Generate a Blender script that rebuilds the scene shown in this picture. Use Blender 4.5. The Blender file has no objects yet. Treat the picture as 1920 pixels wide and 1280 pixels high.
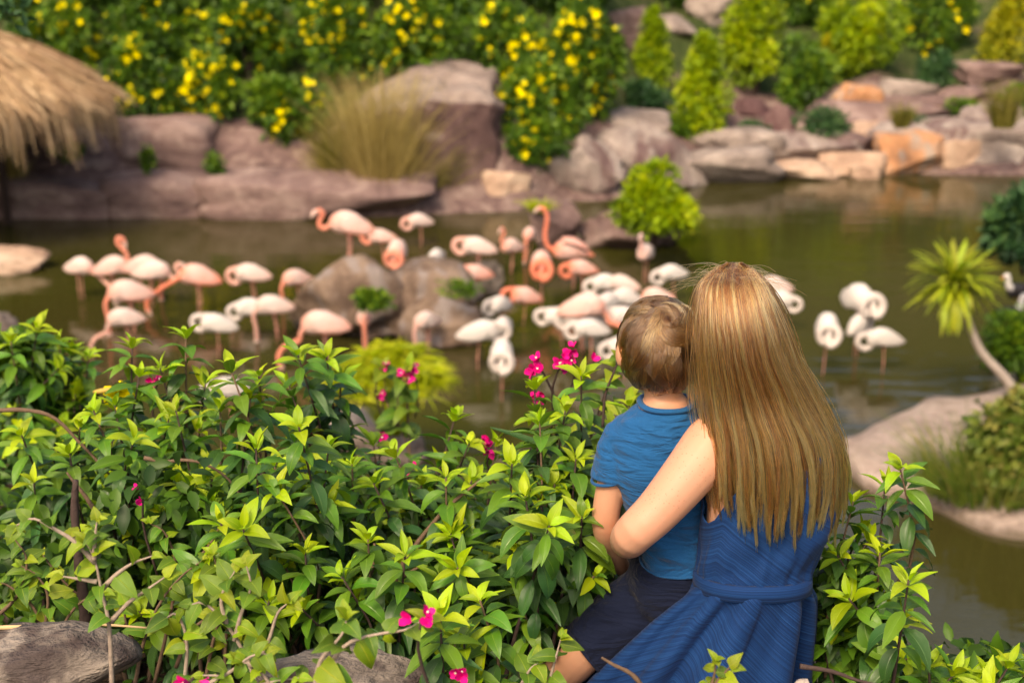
import bpy, bmesh, math, random
import numpy as np
from mathutils import Vector, Matrix, noise

R = math.radians
rng = random.Random(7)
nr = np.random.RandomState(7)
C = bpy.context.scene.collection
scene = bpy.context.scene

# ------------------------------------------------------------------ camera, sky, sun, exposure
FPX, CAMZ, PITCH = 2666.67, 5.8, R(17.5)
SP, CP = math.sin(PITCH), math.cos(PITCH)
cam_d = bpy.data.cameras.new('camera')
cam_d.lens = 50.0
cam_d.sensor_width = 36.0
cam_d.clip_start = 0.05
cam_d.clip_end = 2000
cam_d.dof.use_dof = True
cam_d.dof.focus_distance = 2.78
cam_d.dof.aperture_fstop = 3.4
cam = bpy.data.objects.new('camera', cam_d)
cam.location = (0, 0, CAMZ)
cam.rotation_euler = (math.pi / 2 - PITCH, 0, 0)
C.objects.link(cam)
scene.camera = cam

SUN_EL, SUN_AZ = R(48), R(205)       # azimuth from +Y, clockwise: behind the camera, a little to the left
w = bpy.data.worlds.new("World")
scene.world = w
w.use_nodes = True
wn = w.node_tree
bg = wn.nodes['Background']
sky = wn.nodes.new('ShaderNodeTexSky')
sky.sky_type = 'NISHITA'
sky.sun_disc = False
sky.sun_elevation = SUN_EL
sky.sun_rotation = SUN_AZ
sky.air_density = 1.0
sky.dust_density = 4.0
sky.ozone_density = 0.6
wn.links.new(sky.outputs[0], bg.inputs[0])
bg.inputs[1].default_value = 0.15
sun_d = bpy.data.lights.new('sun', 'SUN')
sun_d.energy = 1.5
sun_d.angle = R(16)
sun_d.color = (1.0, 0.90, 0.76)
sun = bpy.data.objects.new('sun', sun_d)
sun.location = (-8, -12, 25)
_sd = Vector((math.sin(SUN_AZ) * math.cos(SUN_EL), math.cos(SUN_AZ) * math.cos(SUN_EL), math.sin(SUN_EL)))
sun.rotation_euler = _sd.to_track_quat('Z', 'Y').to_euler()
C.objects.link(sun)

scene.view_settings.view_transform = 'Standard'
scene.view_settings.look = 'None'
scene.view_settings.gamma = 1.0
scene.view_settings.use_curve_mapping = False
scene.view_settings.exposure = 1.0
scene.view_settings.use_white_balance = True
scene.view_settings.white_balance_temperature = 7900
scene.view_settings.white_balance_tint = 14
cy = scene.cycles
cy.use_denoising = True
cy.max_bounces = 6
cy.diffuse_bounces = 3
cy.glossy_bounces = 3
cy.transmission_bounces = 4
cy.transparent_max_bounces = 4
cy.caustics_reflective = False
cy.caustics_refractive = False

# ------------------------------------------------------------------ helpers
def ray(u, v):
    dx, dy = (u - 960.0) / FPX, -(v - 640.0) / FPX
    return Vector((dx, CP + dy * SP, -SP + dy * CP))

def at_z(u, v, z):
    d = ray(u, v)
    t = (z - CAMZ) / d.z
    return Vector((d.x * t, d.y * t, z))

def at_y(u, v, Y):
    d = ray(u, v)
    t = Y / d.y
    return Vector((d.x * t, Y, CAMZ + d.z * t))

def px_per_m(p):
    return FPX / (p.y * CP - (p.z - CAMZ) * SP)

def tag(o, label=None, cat=None, group=None, kind=None):
    if label: o['label'] = label
    if cat: o['category'] = cat
    if group: o['group'] = group
    if kind: o['kind'] = kind
    return o

def empty(name, loc, label=None, cat=None, group=None):
    o = bpy.data.objects.new(name, None)
    o.empty_display_size = 0.1
    o.location = loc
    C.objects.link(o)
    return tag(o, label, cat, group)

def link(name, me, parent=None, mat=None):
    o = bpy.data.objects.new(name, me)
    C.objects.link(o)
    if mat is not None:
        for m in (mat if isinstance(mat, (list, tuple)) else [mat]):
            me.materials.append(m)
    if parent is not None:
        o.parent = parent
    return o

def np_mesh(name, verts, faces, attrs=None, mat_idx=None, smooth=False, uv=None):
    """faces: (M,3) or (M,4) int array, or a list of such arrays"""
    verts = np.asarray(verts, dtype=np.float32)
    fl = faces if isinstance(faces, list) else [faces]
    fl = [np.asarray(f, dtype=np.int32) for f in fl if len(f)]
    loops = np.concatenate([f.ravel() for f in fl])
    tot = np.concatenate([np.full(len(f), f.shape[1], dtype=np.int32) for f in fl])
    start = np.concatenate([[0], np.cumsum(tot)[:-1]]).astype(np.int32)
    me = bpy.data.meshes.new(name)
    me.vertices.add(len(verts))
    me.vertices.foreach_set('co', verts.ravel())
    me.loops.add(len(loops))
    me.loops.foreach_set('vertex_index', loops)
    me.polygons.add(len(tot))
    me.polygons.foreach_set('loop_start', start)
    me.polygons.foreach_set('loop_total', tot)
    if mat_idx is not None:
        me.polygons.foreach_set('material_index', np.asarray(mat_idx, dtype=np.int32))
    me.polygons.foreach_set('use_smooth', np.full(len(tot), bool(smooth)))
    for k, a in (attrs or {}).items():
        at = me.attributes.new(k, 'FLOAT', 'POINT')
        at.data.foreach_set('value', np.asarray(a, dtype=np.float32))
    if uv is not None:
        ul = me.uv_layers.new(name='UVMap')
        ul.data.foreach_set('uv', np.asarray(uv, dtype=np.float32)[loops].ravel())
    me.update(calc_edges=True)
    return me

class MB:
    """collects tubes, lofts and blobs into one mesh"""
    def __init__(s):
        s.v, s.f, s.m, s.a = [], [], [], []
    def add(s, verts, faces, mi=0, att=0.0):
        o = len(s.v)
        s.v += [tuple(x) for x in verts]
        s.a += list(att) if hasattr(att, '__len__') else [att] * len(verts)
        s.f += [tuple(i + o for i in f) for f in faces]
        s.m += [mi] * len(faces)
    def loft(s, rings, mi=0, att=0.0, cap=True):
        """rings: list of lists of points, same count"""
        n = len(rings[0]); vs = [p for r in rings for p in r]; fs = []
        at = []
        for i in range(len(rings) - 1):
            for j in range(n):
                a, b = i * n + j, i * n + (j + 1) % n
                fs.append((a, b, b + n, a + n))
        if cap:
            fs.append(tuple(range(n - 1, -1, -1)))
            k = (len(rings) - 1) * n
            fs.append(tuple(range(k, k + n)))
        if hasattr(att, '__len__'):
            at = [att[i] for i in range(len(rings)) for _ in range(n)]
        else:
            at = att
        s.add(vs, fs, mi, at)
    def tube(s, pts, radii, seg=8, mi=0, att=0.0, flat=1.0, up=None, cap=True):
        pts = [Vector(p) for p in pts]
        rings = []
        t0 = (pts[1] - pts[0]).normalized()
        x = up.copy() if up is not None else (Vector((0, 0, 1)) if abs(t0.z) < .9 else Vector((0, 1, 0)))
        for i, p in enumerate(pts):
            t = (pts[min(i + 1, len(pts) - 1)] - pts[max(i - 1, 0)]).normalized()
            x = (x - t * x.dot(t))
            if x.length < 1e-5: x = t.orthogonal()
            x.normalize()
            y = t.cross(x)
            r = radii[i] if hasattr(radii, '__len__') else radii
            rings.append([p + x * (r * math.cos(a)) + y * (r * flat * math.sin(a)) for a in [2 * math.pi * k / seg for k in range(seg)]])
        s.loft(rings, mi, att, cap)
    def blob(s, c, r, seg=12, rings=8, mi=0, att=0.0, rot=None):
        c = Vector(c); rr = Vector(r) if hasattr(r, '__len__') else Vector((r, r, r))
        L = []
        for i in range(1, rings):
            th = math.pi * i / rings
            L.append([Vector((rr.x * math.sin(th) * math.cos(2 * math.pi * j / seg), rr.y * math.sin(th) * math.sin(2 * math.pi * j / seg), rr.z * math.cos(th))) for j in range(seg)])
        if rot is not None: L = [[rot @ p for p in l] for l in L]
        L = [[c + p for p in l] for l in L]
        s.loft(L, mi, att)
    def mesh(s, name, smooth=True, attr='tone'):
        me = bpy.data.meshes.new(name)
        me.from_pydata(s.v, [], s.f)
        me.polygons.foreach_set('material_index', s.m)
        me.polygons.foreach_set('use_smooth', [smooth] * len(s.f))
        at = me.attributes.new(attr, 'FLOAT', 'POINT')
        at.data.foreach_set('value', s.a)
        me.update()
        return me
    def build(s, name, mat, parent=None, smooth=True):
        return link(name, s.mesh(name, smooth), parent, mat)

def spline(pts, n, vals=None):
    """Catmull-Rom resample; vals are resampled alongside"""
    P = [Vector(p) for p in pts]
    P = [P[0] * 2 - P[1]] + P + [P[-1] * 2 - P[-2]]
    m = len(P) - 3
    out, ov = [], []
    for k in range(n):
        t = k / (n - 1) * m
        i = min(int(t), m - 1); f = t - i
        a, b, c, d = P[i:i + 4]
        out.append(0.5 * ((2 * b) + (c - a) * f + (2 * a - 5 * b + 4 * c - d) * f * f + (3 * b - a - 3 * c + d) * f ** 3))
        if vals is not None:
            ov.append(vals[i] * (1 - f) + vals[i + 1] * f)
    return (out, ov) if vals is not None else out

def evaluated_mesh(o, name):
    dg = bpy.context.evaluated_depsgraph_get()
    dg.update()
    me = bpy.data.meshes.new_from_object(o.evaluated_get(dg))
    me.name = name
    return me

def remeshed(mb, name, mats, parent, voxel=0.005, smooth=6):
    """weld overlapping lofts into one continuous surface"""
    me = mb.mesh(name)
    o = bpy.data.objects.new(name, me)
    C.objects.link(o)
    md = o.modifiers.new('r', 'REMESH'); md.mode = 'VOXEL'; md.voxel_size = voxel
    ms = o.modifiers.new('s', 'SMOOTH'); ms.iterations = smooth; ms.factor = 0.5
    m2 = evaluated_mesh(o, name)
    bpy.data.objects.remove(o)
    bpy.data.meshes.remove(me)
    m2.materials.clear()
    m2.polygons.foreach_set('use_smooth', [True] * len(m2.polygons))
    m2.polygons.foreach_set('material_index', [0] * len(m2.polygons))
    return link(name, m2, parent, mats)

# ------------------------------------------------------------------ materials
class N:
    def __init__(s, name):
        s.m = bpy.data.materials.new(name); s.m.use_nodes = True
        s.t = s.m.node_tree; s.p = s.t.nodes['Principled BSDF']; s.out = s.t.nodes['Material Output']
    def n(s, typ, **k):
        nd = s.t.nodes.new('ShaderNode' + typ)
        for a, b in k.items(): setattr(nd, a, b)
        return nd
    def l(s, a, b): s.t.links.new(a, b)
    def noise(s, scale, detail=4, rough=.55, coord='Object', vec=None, dist=0.0, stretch=None):
        nd = s.n('TexNoise'); nd.inputs['Scale'].default_value = scale; nd.inputs['Detail'].default_value = detail
        nd.inputs['Roughness'].default_value = rough; nd.inputs['Distortion'].default_value = dist
        if vec is None:
            tc = s.n('TexCoord'); vec = tc.outputs[coord]
        if stretch:
            mp = s.n('Mapping'); mp.inputs['Scale'].default_value = stretch; s.l(vec, mp.inputs[0]); vec = mp.outputs[0]
        s.l(vec, nd.inputs['Vector'])
        return nd.outputs['Fac']
    def ramp(s, fac, stops):
        r = s.n('ValToRGB'); e = r.color_ramp.elements
        while len(e) < len(stops): e.new(.5)
        for q, (p, c) in zip(e, stops): q.position = p; q.color = (*c, 1)
        s.l(fac, r.inputs[0]); return r.outputs[0]
    def attr(s, name): 
        a = s.n('Attribute'); a.attribute_name = name; return a.outputs['Fac']
    def math(s, op, a, b=None, c=None):
        m = s.n('Math', operation=op)
        for i, x in enumerate((a, b, c)):
            if x is None: continue
            if isinstance(x, (int, float)): m.inputs[i].default_value = x
            else: s.l(x, m.inputs[i])
        return m.outputs[0]
    def mix(s, fac, a, b, typ='MIX'):
        m = s.n('Mix', data_type='RGBA', blend_type=typ)
        for i, x in ((0, fac), (6, a), (7, b)):
            if isinstance(x, (int, float)): m.inputs[i].default_value = x
            elif isinstance(x, tuple): m.inputs[i].default_value = (*x, 1)
            else: s.l(x, m.inputs[i])
        return m.outputs[2]
    def bump(s, h, strength=.3, dist=.02):
        b = s.n('Bump'); b.inputs['Strength'].default_value = strength; b.inputs['Distance'].default_value = dist
        s.l(h, b.inputs['Height']); s.l(b.outputs[0], s.p.inputs['Normal']); return b.outputs[0]
    def col(s, c):
        if isinstance(c, tuple): s.p.inputs['Base Color'].default_value = (*c, 1)
        else: s.l(c, s.p.inputs['Base Color'])
    def rough(s, r, spec=.5):
        s.p.inputs['Roughness'].default_value = r; s.p.inputs['Specular IOR Level'].default_value = spec

def foliage_mat(name, dark, mid, light, trans=.3, rough=.5):
    """colour from the per-leaf 'tone' attribute"""
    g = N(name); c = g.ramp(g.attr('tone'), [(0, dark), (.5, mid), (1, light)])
    g.col(c); g.rough(rough, .35)
    tr = g.n('BsdfTranslucent'); g.l(g.mix(.5, c, (.5, .6, .05), 'MIX') if False else c, tr.inputs[0])
    mx = g.n('MixShader'); mx.inputs[0].default_value = trans
    g.l(g.p.outputs[0], mx.inputs[1]); g.l(tr.outputs[0], mx.inputs[2]); g.l(mx.outputs[0], g.out.inputs[0])
    return g.m

def leaf_mat(name, base, vein, rough=.35, trans=.25, hue=.06):
    """near leaves: midrib and side veins from the UVs, colour shifted a little per leaf"""
    g = N(name)
    uv = g.n('UVMap'); sx = g.n('SeparateXYZ'); g.l(uv.outputs[0], sx.inputs[0])
    off = g.math('ABSOLUTE', g.math('SUBTRACT', sx.outputs[0], .5))
    midrib = g.math('SUBTRACT', 1.0, g.math('MINIMUM', g.math('MULTIPLY', off, 28.0), 1.0))
    ph = g.math('SUBTRACT', g.math('MULTIPLY', sx.outputs[1], 62.0), g.math('MULTIPLY', off, 46.0))
    sv = g.math('POWER', g.math('ABSOLUTE', g.math('SINE', ph)), 10.0)
    veins = g.math('MAXIMUM', midrib, g.math('MULTIPLY', sv, .22))
    oi = g.n('ObjectInfo')
    hs = g.n('HueSaturation'); hs.inputs['Color'].default_value = (*base, 1)
    g.l(g.math('ADD', .5 - hue / 2, g.math('MULTIPLY', oi.outputs['Random'], hue)), hs.inputs['Hue'])
    g.l(g.math('ADD', .65, g.math('MULTIPLY', g.math('FRACT', g.math('MULTIPLY', oi.outputs['Random'], 17.3)), .75)), hs.inputs['Value'])
    blot = g.noise(3.0, 3)
    c1 = g.mix(g.math('MULTIPLY', blot, .5), hs.outputs[0], (base[0] * 1.5 + .01, base[1] * 1.25, base[2] * .8))
    edge = g.math('MULTIPLY', g.math('GREATER_THAN', off, .455), .35)
    c2 = g.mix(edge, c1, vein)
    c = g.mix(veins, c2, vein)
    g.col(c); g.rough(rough, .45)
    g.bump(g.math('MULTIPLY', veins, -1.0), .35, .02)
    tr = g.n('BsdfTranslucent'); g.l(c, tr.inputs[0])
    mx = g.n('MixShader'); mx.inputs[0].default_value = trans
    g.l(g.p.outputs[0], mx.inputs[1]); g.l(tr.outputs[0], mx.inputs[2]); g.l(mx.outputs[0], g.out.inputs[0])
    return g.m

def rock_mat(name, c0, c1, c2, scale=1.6, stretch=(1, 1, 1), stain=None):
    g = N(name)
    tc = g.n('TexCoord'); oi = g.n('ObjectInfo')
    ad = g.n('VectorMath', operation='ADD'); g.l(tc.outputs['Object'], ad.inputs[0])
    cb = g.n('CombineXYZ'); g.l(g.math('MULTIPLY', oi.outputs['Random'], 40.0), cb.inputs[0]); g.l(g.math('MULTIPLY', oi.outputs['Random'], 23.0), cb.inputs[2])
    g.l(cb.outputs[0], ad.inputs[1]); v = ad.outputs[0]
    a = g.noise(scale, 6, .62, vec=v, stretch=stretch, dist=.6)
    b = g.noise(scale * 5, 5, .65, vec=v, stretch=stretch)
    c = g.ramp(g.math('ADD', g.math('MULTIPLY', a, .75), g.math('MULTIPLY', b, .25)), [(.30, c0), (.5, c1), (.70, c2)])
    if stain:
        st = g.noise(scale * .9, 3, .5, vec=v, stretch=(2.5, 2.5, .5))
        k = g.ramp(st, [(.52, (0, 0, 0)), (.62, (1, 1, 1))])
        c = g.mix(g.math('MULTIPLY', k, .8), c, stain)
    g.col(c); g.rough(.9, .25)
    g.bump(g.math('ADD', a, g.math('MULTIPLY', b, .5)), .7, .12)
    return g.m

M = {}
M['mauve'] = rock_mat('mauve_rock', (.075, .046, .046), (.185, .123, .112), (.36, .275, .24), 1.1, (1, 1, 1.6))
M['grey'] = rock_mat('grey_rock', (.11, .085, .075), (.25, .205, .18), (.42, .36, .31), 1.3)
M['striped'] = rock_mat('striped_rock', (.13, .085, .08), (.27, .22, .195), (.46, .41, .36), 1.0, (2.6, 1, .6), (.11, .06, .06))
M['orange'] = rock_mat('orange_rock', (.23, .12, .07), (.42, .205, .10), (.48, .33, .23), 1.2, (1, 1, .7), (.30, .26, .22))
M['tan'] = rock_mat('tan_rock', (.22, .14, .10), (.42, .29, .21), (.58, .46, .35), 1.4)
M['brown'] = rock_mat('brown_rock', (.055, .036, .028), (.165, .115, .085), (.30, .225, .17), 1.9, (1, 1, .8), (.24, .21, .20))
M['boulder'] = rock_mat('boulder_rock', (.06, .028, .032), (.125, .07, .068), (.25, .17, .155), 1.2, (1, 1, .6))
M['slab'] = rock_mat('slab_rock', (.035, .028, .024), (.16, .135, .115), (.36, .31, .26), 5.0, (.6, 1, 2.2), (.05, .035, .035))

def ground_mat():
    g = N('hill_soil'); a = g.noise(.6, 6, .6); b = g.noise(6, 4)
    m = g.math('ADD', g.math('MULTIPLY', a, .7), g.math('MULTIPLY', b, .3))
    c = g.ramp(m, [(.35, (.025, .045, .012)), (.5, (.05, .07, .022)), (.68, (.12, .10, .06))])
    st = g.noise(1.5, 6, .65, stretch=(1, 1, 2.2))
    rk = g.ramp(g.math('ADD', g.math('MULTIPLY', st, .7), g.math('MULTIPLY', b, .3)), [(.33, (.055, .034, .034)), (.5, (.15, .10, .092)), (.66, (.29, .22, .19))])
    k = g.ramp(g.math('ADD', g.attr('tone'), g.math('MULTIPLY', g.math('SUBTRACT', a, .5), .9)), [(.45, (0, 0, 0)), (.6, (1, 1, 1))])
    g.col(g.mix(k, c, rk)); g.rough(.95, .1); g.bump(g.math('ADD', b, st), .8, .12); return g.m
M['soil'] = ground_mat()
def bed_mat():
    g = N('bed_soil'); a = g.noise(3, 6, .6); b = g.noise(30, 4)
    c = g.ramp(g.math('ADD', g.math('MULTIPLY', a, .6), g.math('MULTIPLY', b, .4)), [(.35, (.018, .013, .01)), (.52, (.05, .035, .025)), (.7, (.12, .085, .06))])
    g.col(c); g.rough(.95, .1); g.bump(b, .9, .03); return g.m
M['bed'] = bed_mat()
def sand_mat():
    g = N('spit_sand'); a = g.noise(1.2, 5, .6); b = g.noise(9, 4)
    c = g.ramp(g.math('ADD', g.math('MULTIPLY', a, .6), g.math('MULTIPLY', b, .4)), [(.33, (.15, .11, .09)), (.5, (.31, .245, .21)), (.68, (.45, .37, .32))])
    tc = g.n('TexCoord'); sz = g.n('SeparateXYZ'); g.l(tc.outputs['Object'], sz.inputs[0])
    wet = g.ramp(g.math('ADD', sz.outputs[2], g.math('MULTIPLY', g.math('SUBTRACT', b, .5), .12)), [(.035, (1, 1, 1)), (.11, (0, 0, 0))])   # wet mud along the waterline
    blot = g.ramp(g.noise(2.6, 5, .7), [(.52, (0, 0, 0)), (.68, (1, 1, 1))])
    c = g.mix(g.math('MULTIPLY', wet, .75), c, (.075, .055, .035)); c = g.mix(g.math('MULTIPLY', blot, .45), c, (.13, .11, .07))
    g.col(c); g.rough(.9, .2); g.bump(g.math('ADD', b, a), .9, .07); return g.m
M['sand'] = sand_mat()
def water_mat():
    g = N('pond_water')
    tc = g.n('TexCoord')
    a = g.noise(1.1, 2, .5, vec=tc.outputs['Object'], stretch=(.55, 2.4, 1))
    b = g.noise(5.0, 3, .5, vec=tc.outputs['Object'], stretch=(.6, 1.8, 1))
    pa = g.noise(.12, 2, .5, vec=tc.outputs['Object'])
    g.col(g.ramp(pa, [(.35, (.034, .029, .010)), (.65, (.037, .038, .006))]))
    g.rough(.03, .5); g.p.inputs['IOR'].default_value = 1.33
    g.bump(g.math('ADD', a, g.math('MULTIPLY', b, .35)), .085, .12)
    return g.m
M['water'] = water_mat()

M['fol_dark'] = foliage_mat('dark_foliage', (.016, .050, .008), (.062, .155, .010), (.21, .34, .012))
M['fol_mid'] = foliage_mat('green_foliage', (.018, .055, .008), (.070, .17, .010), (.25, .38, .015))
M['fol_lime'] = foliage_mat('lime_foliage', (.07, .15, .006), (.27, .41, .008), (.54, .60, .015), .35)
M['fol_gold'] = foliage_mat('golden_foliage', (.10, .15, .008), (.34, .36, .012), (.62, .52, .02), .35)
M['fol_blue'] = foliage_mat('bluish_foliage', (.012, .045, .018), (.035, .105, .034), (.09, .20, .05))
M['reed'] = foliage_mat('dry_reed', (.22, .16, .05), (.42, .34, .11), (.60, .49, .22), .3, .6)
M['reedgreen'] = foliage_mat('reed_green', (.06, .07, .012), (.18, .17, .03), (.36, .30, .07), .3, .6)
M['straw'] = foliage_mat('thatch_straw', (.22, .13, .075), (.42, .28, .155), (.60, .45, .28), .12, .7)
M['sedge'] = foliage_mat('sedge_green', (.12, .20, .006), (.36, .46, .008), (.60, .60, .03), .35)
M['grass'] = foliage_mat('spit_grass', (.035, .085, .01), (.12, .19, .022), (.34, .30, .08), .3)

M['leaf_young'] = leaf_mat('young_leaf', (.29, .46, .012), (.42, .55, .05), .38, .35)
M['leaf_mid'] = leaf_mat('mid_leaf', (.075, .20, .016), (.16, .30, .04), .30, .25)
M['leaf_old'] = leaf_mat('mature_leaf', (.026, .092, .020), (.07, .16, .035), .30, .15)
M['leaf_heart'] = leaf_mat('heart_leaf', (.08, .185, .016), (.26, .36, .04), .42, .3)
M['leaf_heart_y'] = leaf_mat('yellowing_heart_leaf', (.20, .32, .014), (.42, .44, .05), .42, .35)
M['leaf_palm'] = leaf_mat('strap_leaf', (.025, .075, .016), (.06, .13, .03), .33, .15)
M['leaf_dry'] = leaf_mat('dry_leaf', (.40, .26, .05), (.5, .35, .1), .6, .2)
M['leaf_drac'] = leaf_mat('variegated_leaf', (.29, .38, .02), (.12, .22, .02), .4, .3)

def simple(name, c, rough=.6, spec=.4, bump=None):
    g = N(name); a = g.noise(bump[0] if bump else 20, 4)
    g.col(g.mix(a, tuple(x * .75 for x in c), tuple(min(1, x * 1.25) for x in c))); g.rough(rough, spec)
    if bump: g.bump(a, bump[1], bump[2])
    return g.m
M['bark'] = simple('brown_twig', (.13, .085, .055), .85, .2, (60, .5, .01))
M['bark_dark'] = simple('dark_twig', (.06, .04, .035), .8, .2, (60, .5, .01))
M['bark_pale'] = simple('pale_twig', (.30, .24, .19), .85, .2, (60, .5, .01))
M['trunk'] = simple('grey_trunk', (.36, .31, .27), .85, .2, (18, .6, .02))
M['yellow'] = simple('yellow_petal', (.88, .72, .01), .6, .2)
M['magenta'] = simple('magenta_bract', (.62, .006, .20), .55, .2)
M['red'] = simple('red_floret', (.55, .05, .06), .6, .2)
M['white_floret'] = simple('white_floret', (.8, .75, .6), .6, .2)
M['stalk'] = simple('straw_stalk', (.48, .34, .18), .7, .2)
# ------------------------------------------------------------------ the setting: water, hillside, banks
def smooth(a, b, x):
    t = np.clip((np.asarray(x, dtype=float) - a) / (b - a), 0, 1)
    return t * t * (3 - 2 * t)

def shore_y(x):
    x = np.asarray(x, dtype=float)
    y = 26.4 + 1.0 * smooth(.2, 1.2, x) + 2.6 * smooth(1.5, 4.2, x) + .5 * smooth(5, 12, x)
    y = y + .25 * np.sin(x * .9 + 1)
    y = y - np.maximum(0, np.abs(x) - 17) ** 2 * .10
    return y

def hill_z(x, y):
    x = np.asarray(x, dtype=float); y = np.asarray(y, dtype=float)
    dy = y - shore_y(x)
    left = np.where(dy < 0, np.maximum(dy * .6, -1.2), .9 * smooth(0, 1.4, dy) + .43 * np.maximum(0, dy - .6) + .25 * np.maximum(0, dy - 9))
    right = np.where(dy < 0, np.maximum(dy * .6, -1.2), .3 * smooth(0, .5, dy) + .225 * np.maximum(0, dy - .2) + .5 * np.maximum(0, dy - 12))
    k = smooth(1.0, 4.5, x)
    z = left * (1 - k) + right * k
    z = np.where(dy > 32, z - (dy - 32) * .6, z)
    bumps = .18 * np.sin(x * 1.7 + y * .6) * np.sin(y * 1.3 - x * .4) + .1 * np.sin(x * 3.9 - y * 2.2)
    return z + bumps * np.clip(dy / 2.5, 0, 1)

def grid_mesh(name, xs, ys, zf):
    X, Y = np.meshgrid(xs, ys)
    Z = zf(X, Y)
    n, m = len(xs), len(ys)
    idx = np.arange(n * m).reshape(m, n)
    f = np.stack([idx[:-1, :-1], idx[:-1, 1:], idx[1:, 1:], idx[1:, :-1]], -1).reshape(-1, 4)
    return np_mesh(name, np.stack([X, Y, Z], -1).reshape(-1, 3), f, smooth=True)

hill = link('hillside', grid_mesh('hillside', np.linspace(-46, 46, 240), np.concatenate([np.linspace(-40, 24, 40), np.linspace(24.4, 48, 120), np.linspace(49, 110, 50)]), hill_z), None, M['soil'])
_co = np.empty(len(hill.data.vertices) * 3, dtype=np.float32); hill.data.vertices.foreach_get('co', _co); _co = _co.reshape(-1, 3)
_dy = _co[:, 1] - shore_y(_co[:, 0])
_k = smooth(1.0, 4.5, _co[:, 0])
hill.data.attributes.new('tone', 'FLOAT', 'POINT').data.foreach_set('value', ((1 - smooth(1.2, 2.6, _dy)) * (1 - _k) + (1 - smooth(2.0, 9.0, _dy)) * .85 * _k).astype(np.float32))
tag(hill, kind='structure')
gp = link('ground', grid_mesh('ground', np.linspace(-600, 600, 9), np.linspace(-600, 600, 9), lambda x, y: x * 0 - 1.35), None, M['soil'])
tag(gp, kind='structure')
wt = link('pond_water', grid_mesh('pond_water', np.linspace(-45, 45, 3), np.linspace(-38, 45, 3), lambda x, y: x * 0), None, M['water'])
tag(wt, kind='structure')

BED = 4.08
def bed_z(x, y):
    x = np.asarray(x, dtype=float); y = np.asarray(y, dtype=float)
    edge = 4.0 - 1.15 * smooth(.45, .8, x) + .5 * smooth(-1.0, -2.0, x)
    z = BED - .05 * (y - 2.6) + .04 * np.sin(x * 4.1) * np.sin(y * 3.7)
    d = y - edge
    z = z - 1.25 * np.maximum(0, d) - .6 * smooth(0, .5, d)
    return np.maximum(z, -1.2)
bk = link('garden_bed', grid_mesh('garden_bed', np.concatenate([np.linspace(-30, -4.2, 12), np.linspace(-4, 4, 90), np.linspace(4.2, 30, 12)]), np.concatenate([np.linspace(-28, 0, 8), np.linspace(.3, 11, 110)]), bed_z), None, M['bed'])
tag(bk, kind='structure')

def hill_hit(u, v):
    d = ray(u, v)
    t = 8.0
    while t < 90:
        p = Vector((0, 0, CAMZ)) + d * t
        if p.z <= max(0.0, float(hill_z(p.x, p.y))): return p
        t += .08
    return p

# the sandy spit that runs in from the right
def spit():
    tu = [1560, 1600, 1640, 1700, 1760, 1830, 1920, 2100, 2400, 2800]
    tv = [868, 826, 800, 770, 752, 736, 716, 690, 660, 640]
    bu = [1570, 1620, 1660, 1720, 1780, 1850, 1930, 2110, 2420, 2800]
    bv = [885, 915, 935, 955, 975, 1002, 1020, 1050, 1080, 1100]
    cols = 60
    V = []; rows = 16
    for i in range(cols):
        s = i / (cols - 1) * 9
        a = at_z(np.interp(s, range(10), tu), np.interp(s, range(10), tv), 0)
        b = at_z(np.interp(s, range(10), bu), np.interp(s, range(10), bv), 0)
        for j in range(rows):
            f = -.12 + 1.24 * j / (rows - 1)
            p = b.lerp(a, f)
            h = .24 * max(0, math.sin(math.pi * min(max(f, 0), 1))) ** .5 + .05 * noise.noise(p * 1.7) * (1 if 0 < f < 1 else 0)
            if f < 0 or f > 1: h = -.25
            p.x += .10 * noise.noise(p * 2.1 + Vector((5, 0, 0))); p.y += .16 * noise.noise(p * 1.9)
            V.append((p.x, p.y, h * min(1, .35 + s)))
    idx = np.arange(cols * rows).reshape(cols, rows)
    f = np.stack([idx[:-1, :-1], idx[1:, :-1], idx[1:, 1:], idx[:-1, 1:]], -1).reshape(-1, 4)
    o = link('sand_spit', np_mesh('sand_spit', V, f, smooth=True), None, M['sand'])
    tag(o, kind='structure')
spit()

# ------------------------------------------------------------------ rocks
def rock_verts(seed, sub, cuts, rough=.16, square=2.6):
    bm = bmesh.new()
    bmesh.ops.create_icosphere(bm, subdivisions=sub, radius=1.0)
    r = random.Random(seed)
    planes = []
    for _ in range(cuts):
        n = Vector((r.gauss(0, 1), r.gauss(0, 1), r.gauss(0, .8))).normalized()
        planes.append((n, r.uniform(.55, .85)))
    off = Vector((r.uniform(-50, 50), r.uniform(-50, 50), r.uniform(-50, 50)))
    for vt in bm.verts:
        p = vt.co
        k = (abs(p.x) ** square + abs(p.y) ** square + abs(p.z) ** square) ** (-1 / square)
        p = p * k
        p = p * (1 + rough * 1.2 * noise.noise(p * 1.1 + off))
        for n, c in planes:
            d = p.dot(n) - c
            if d > 0: p = p - n * d * .92
        q = p + off
        h = rough * (.45 * noise.noise(q * 2.6) + .28 * noise.noise(q * 6) + .14 * noise.noise(q * 13))
        ridge = 1 - abs(noise.noise(q * 2.0 + Vector((9, 3, 1))))
        h -= rough * .55 * max(0, ridge - .86) / .14
        vt.co = p + p.normalized() * h
    return bm

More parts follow.
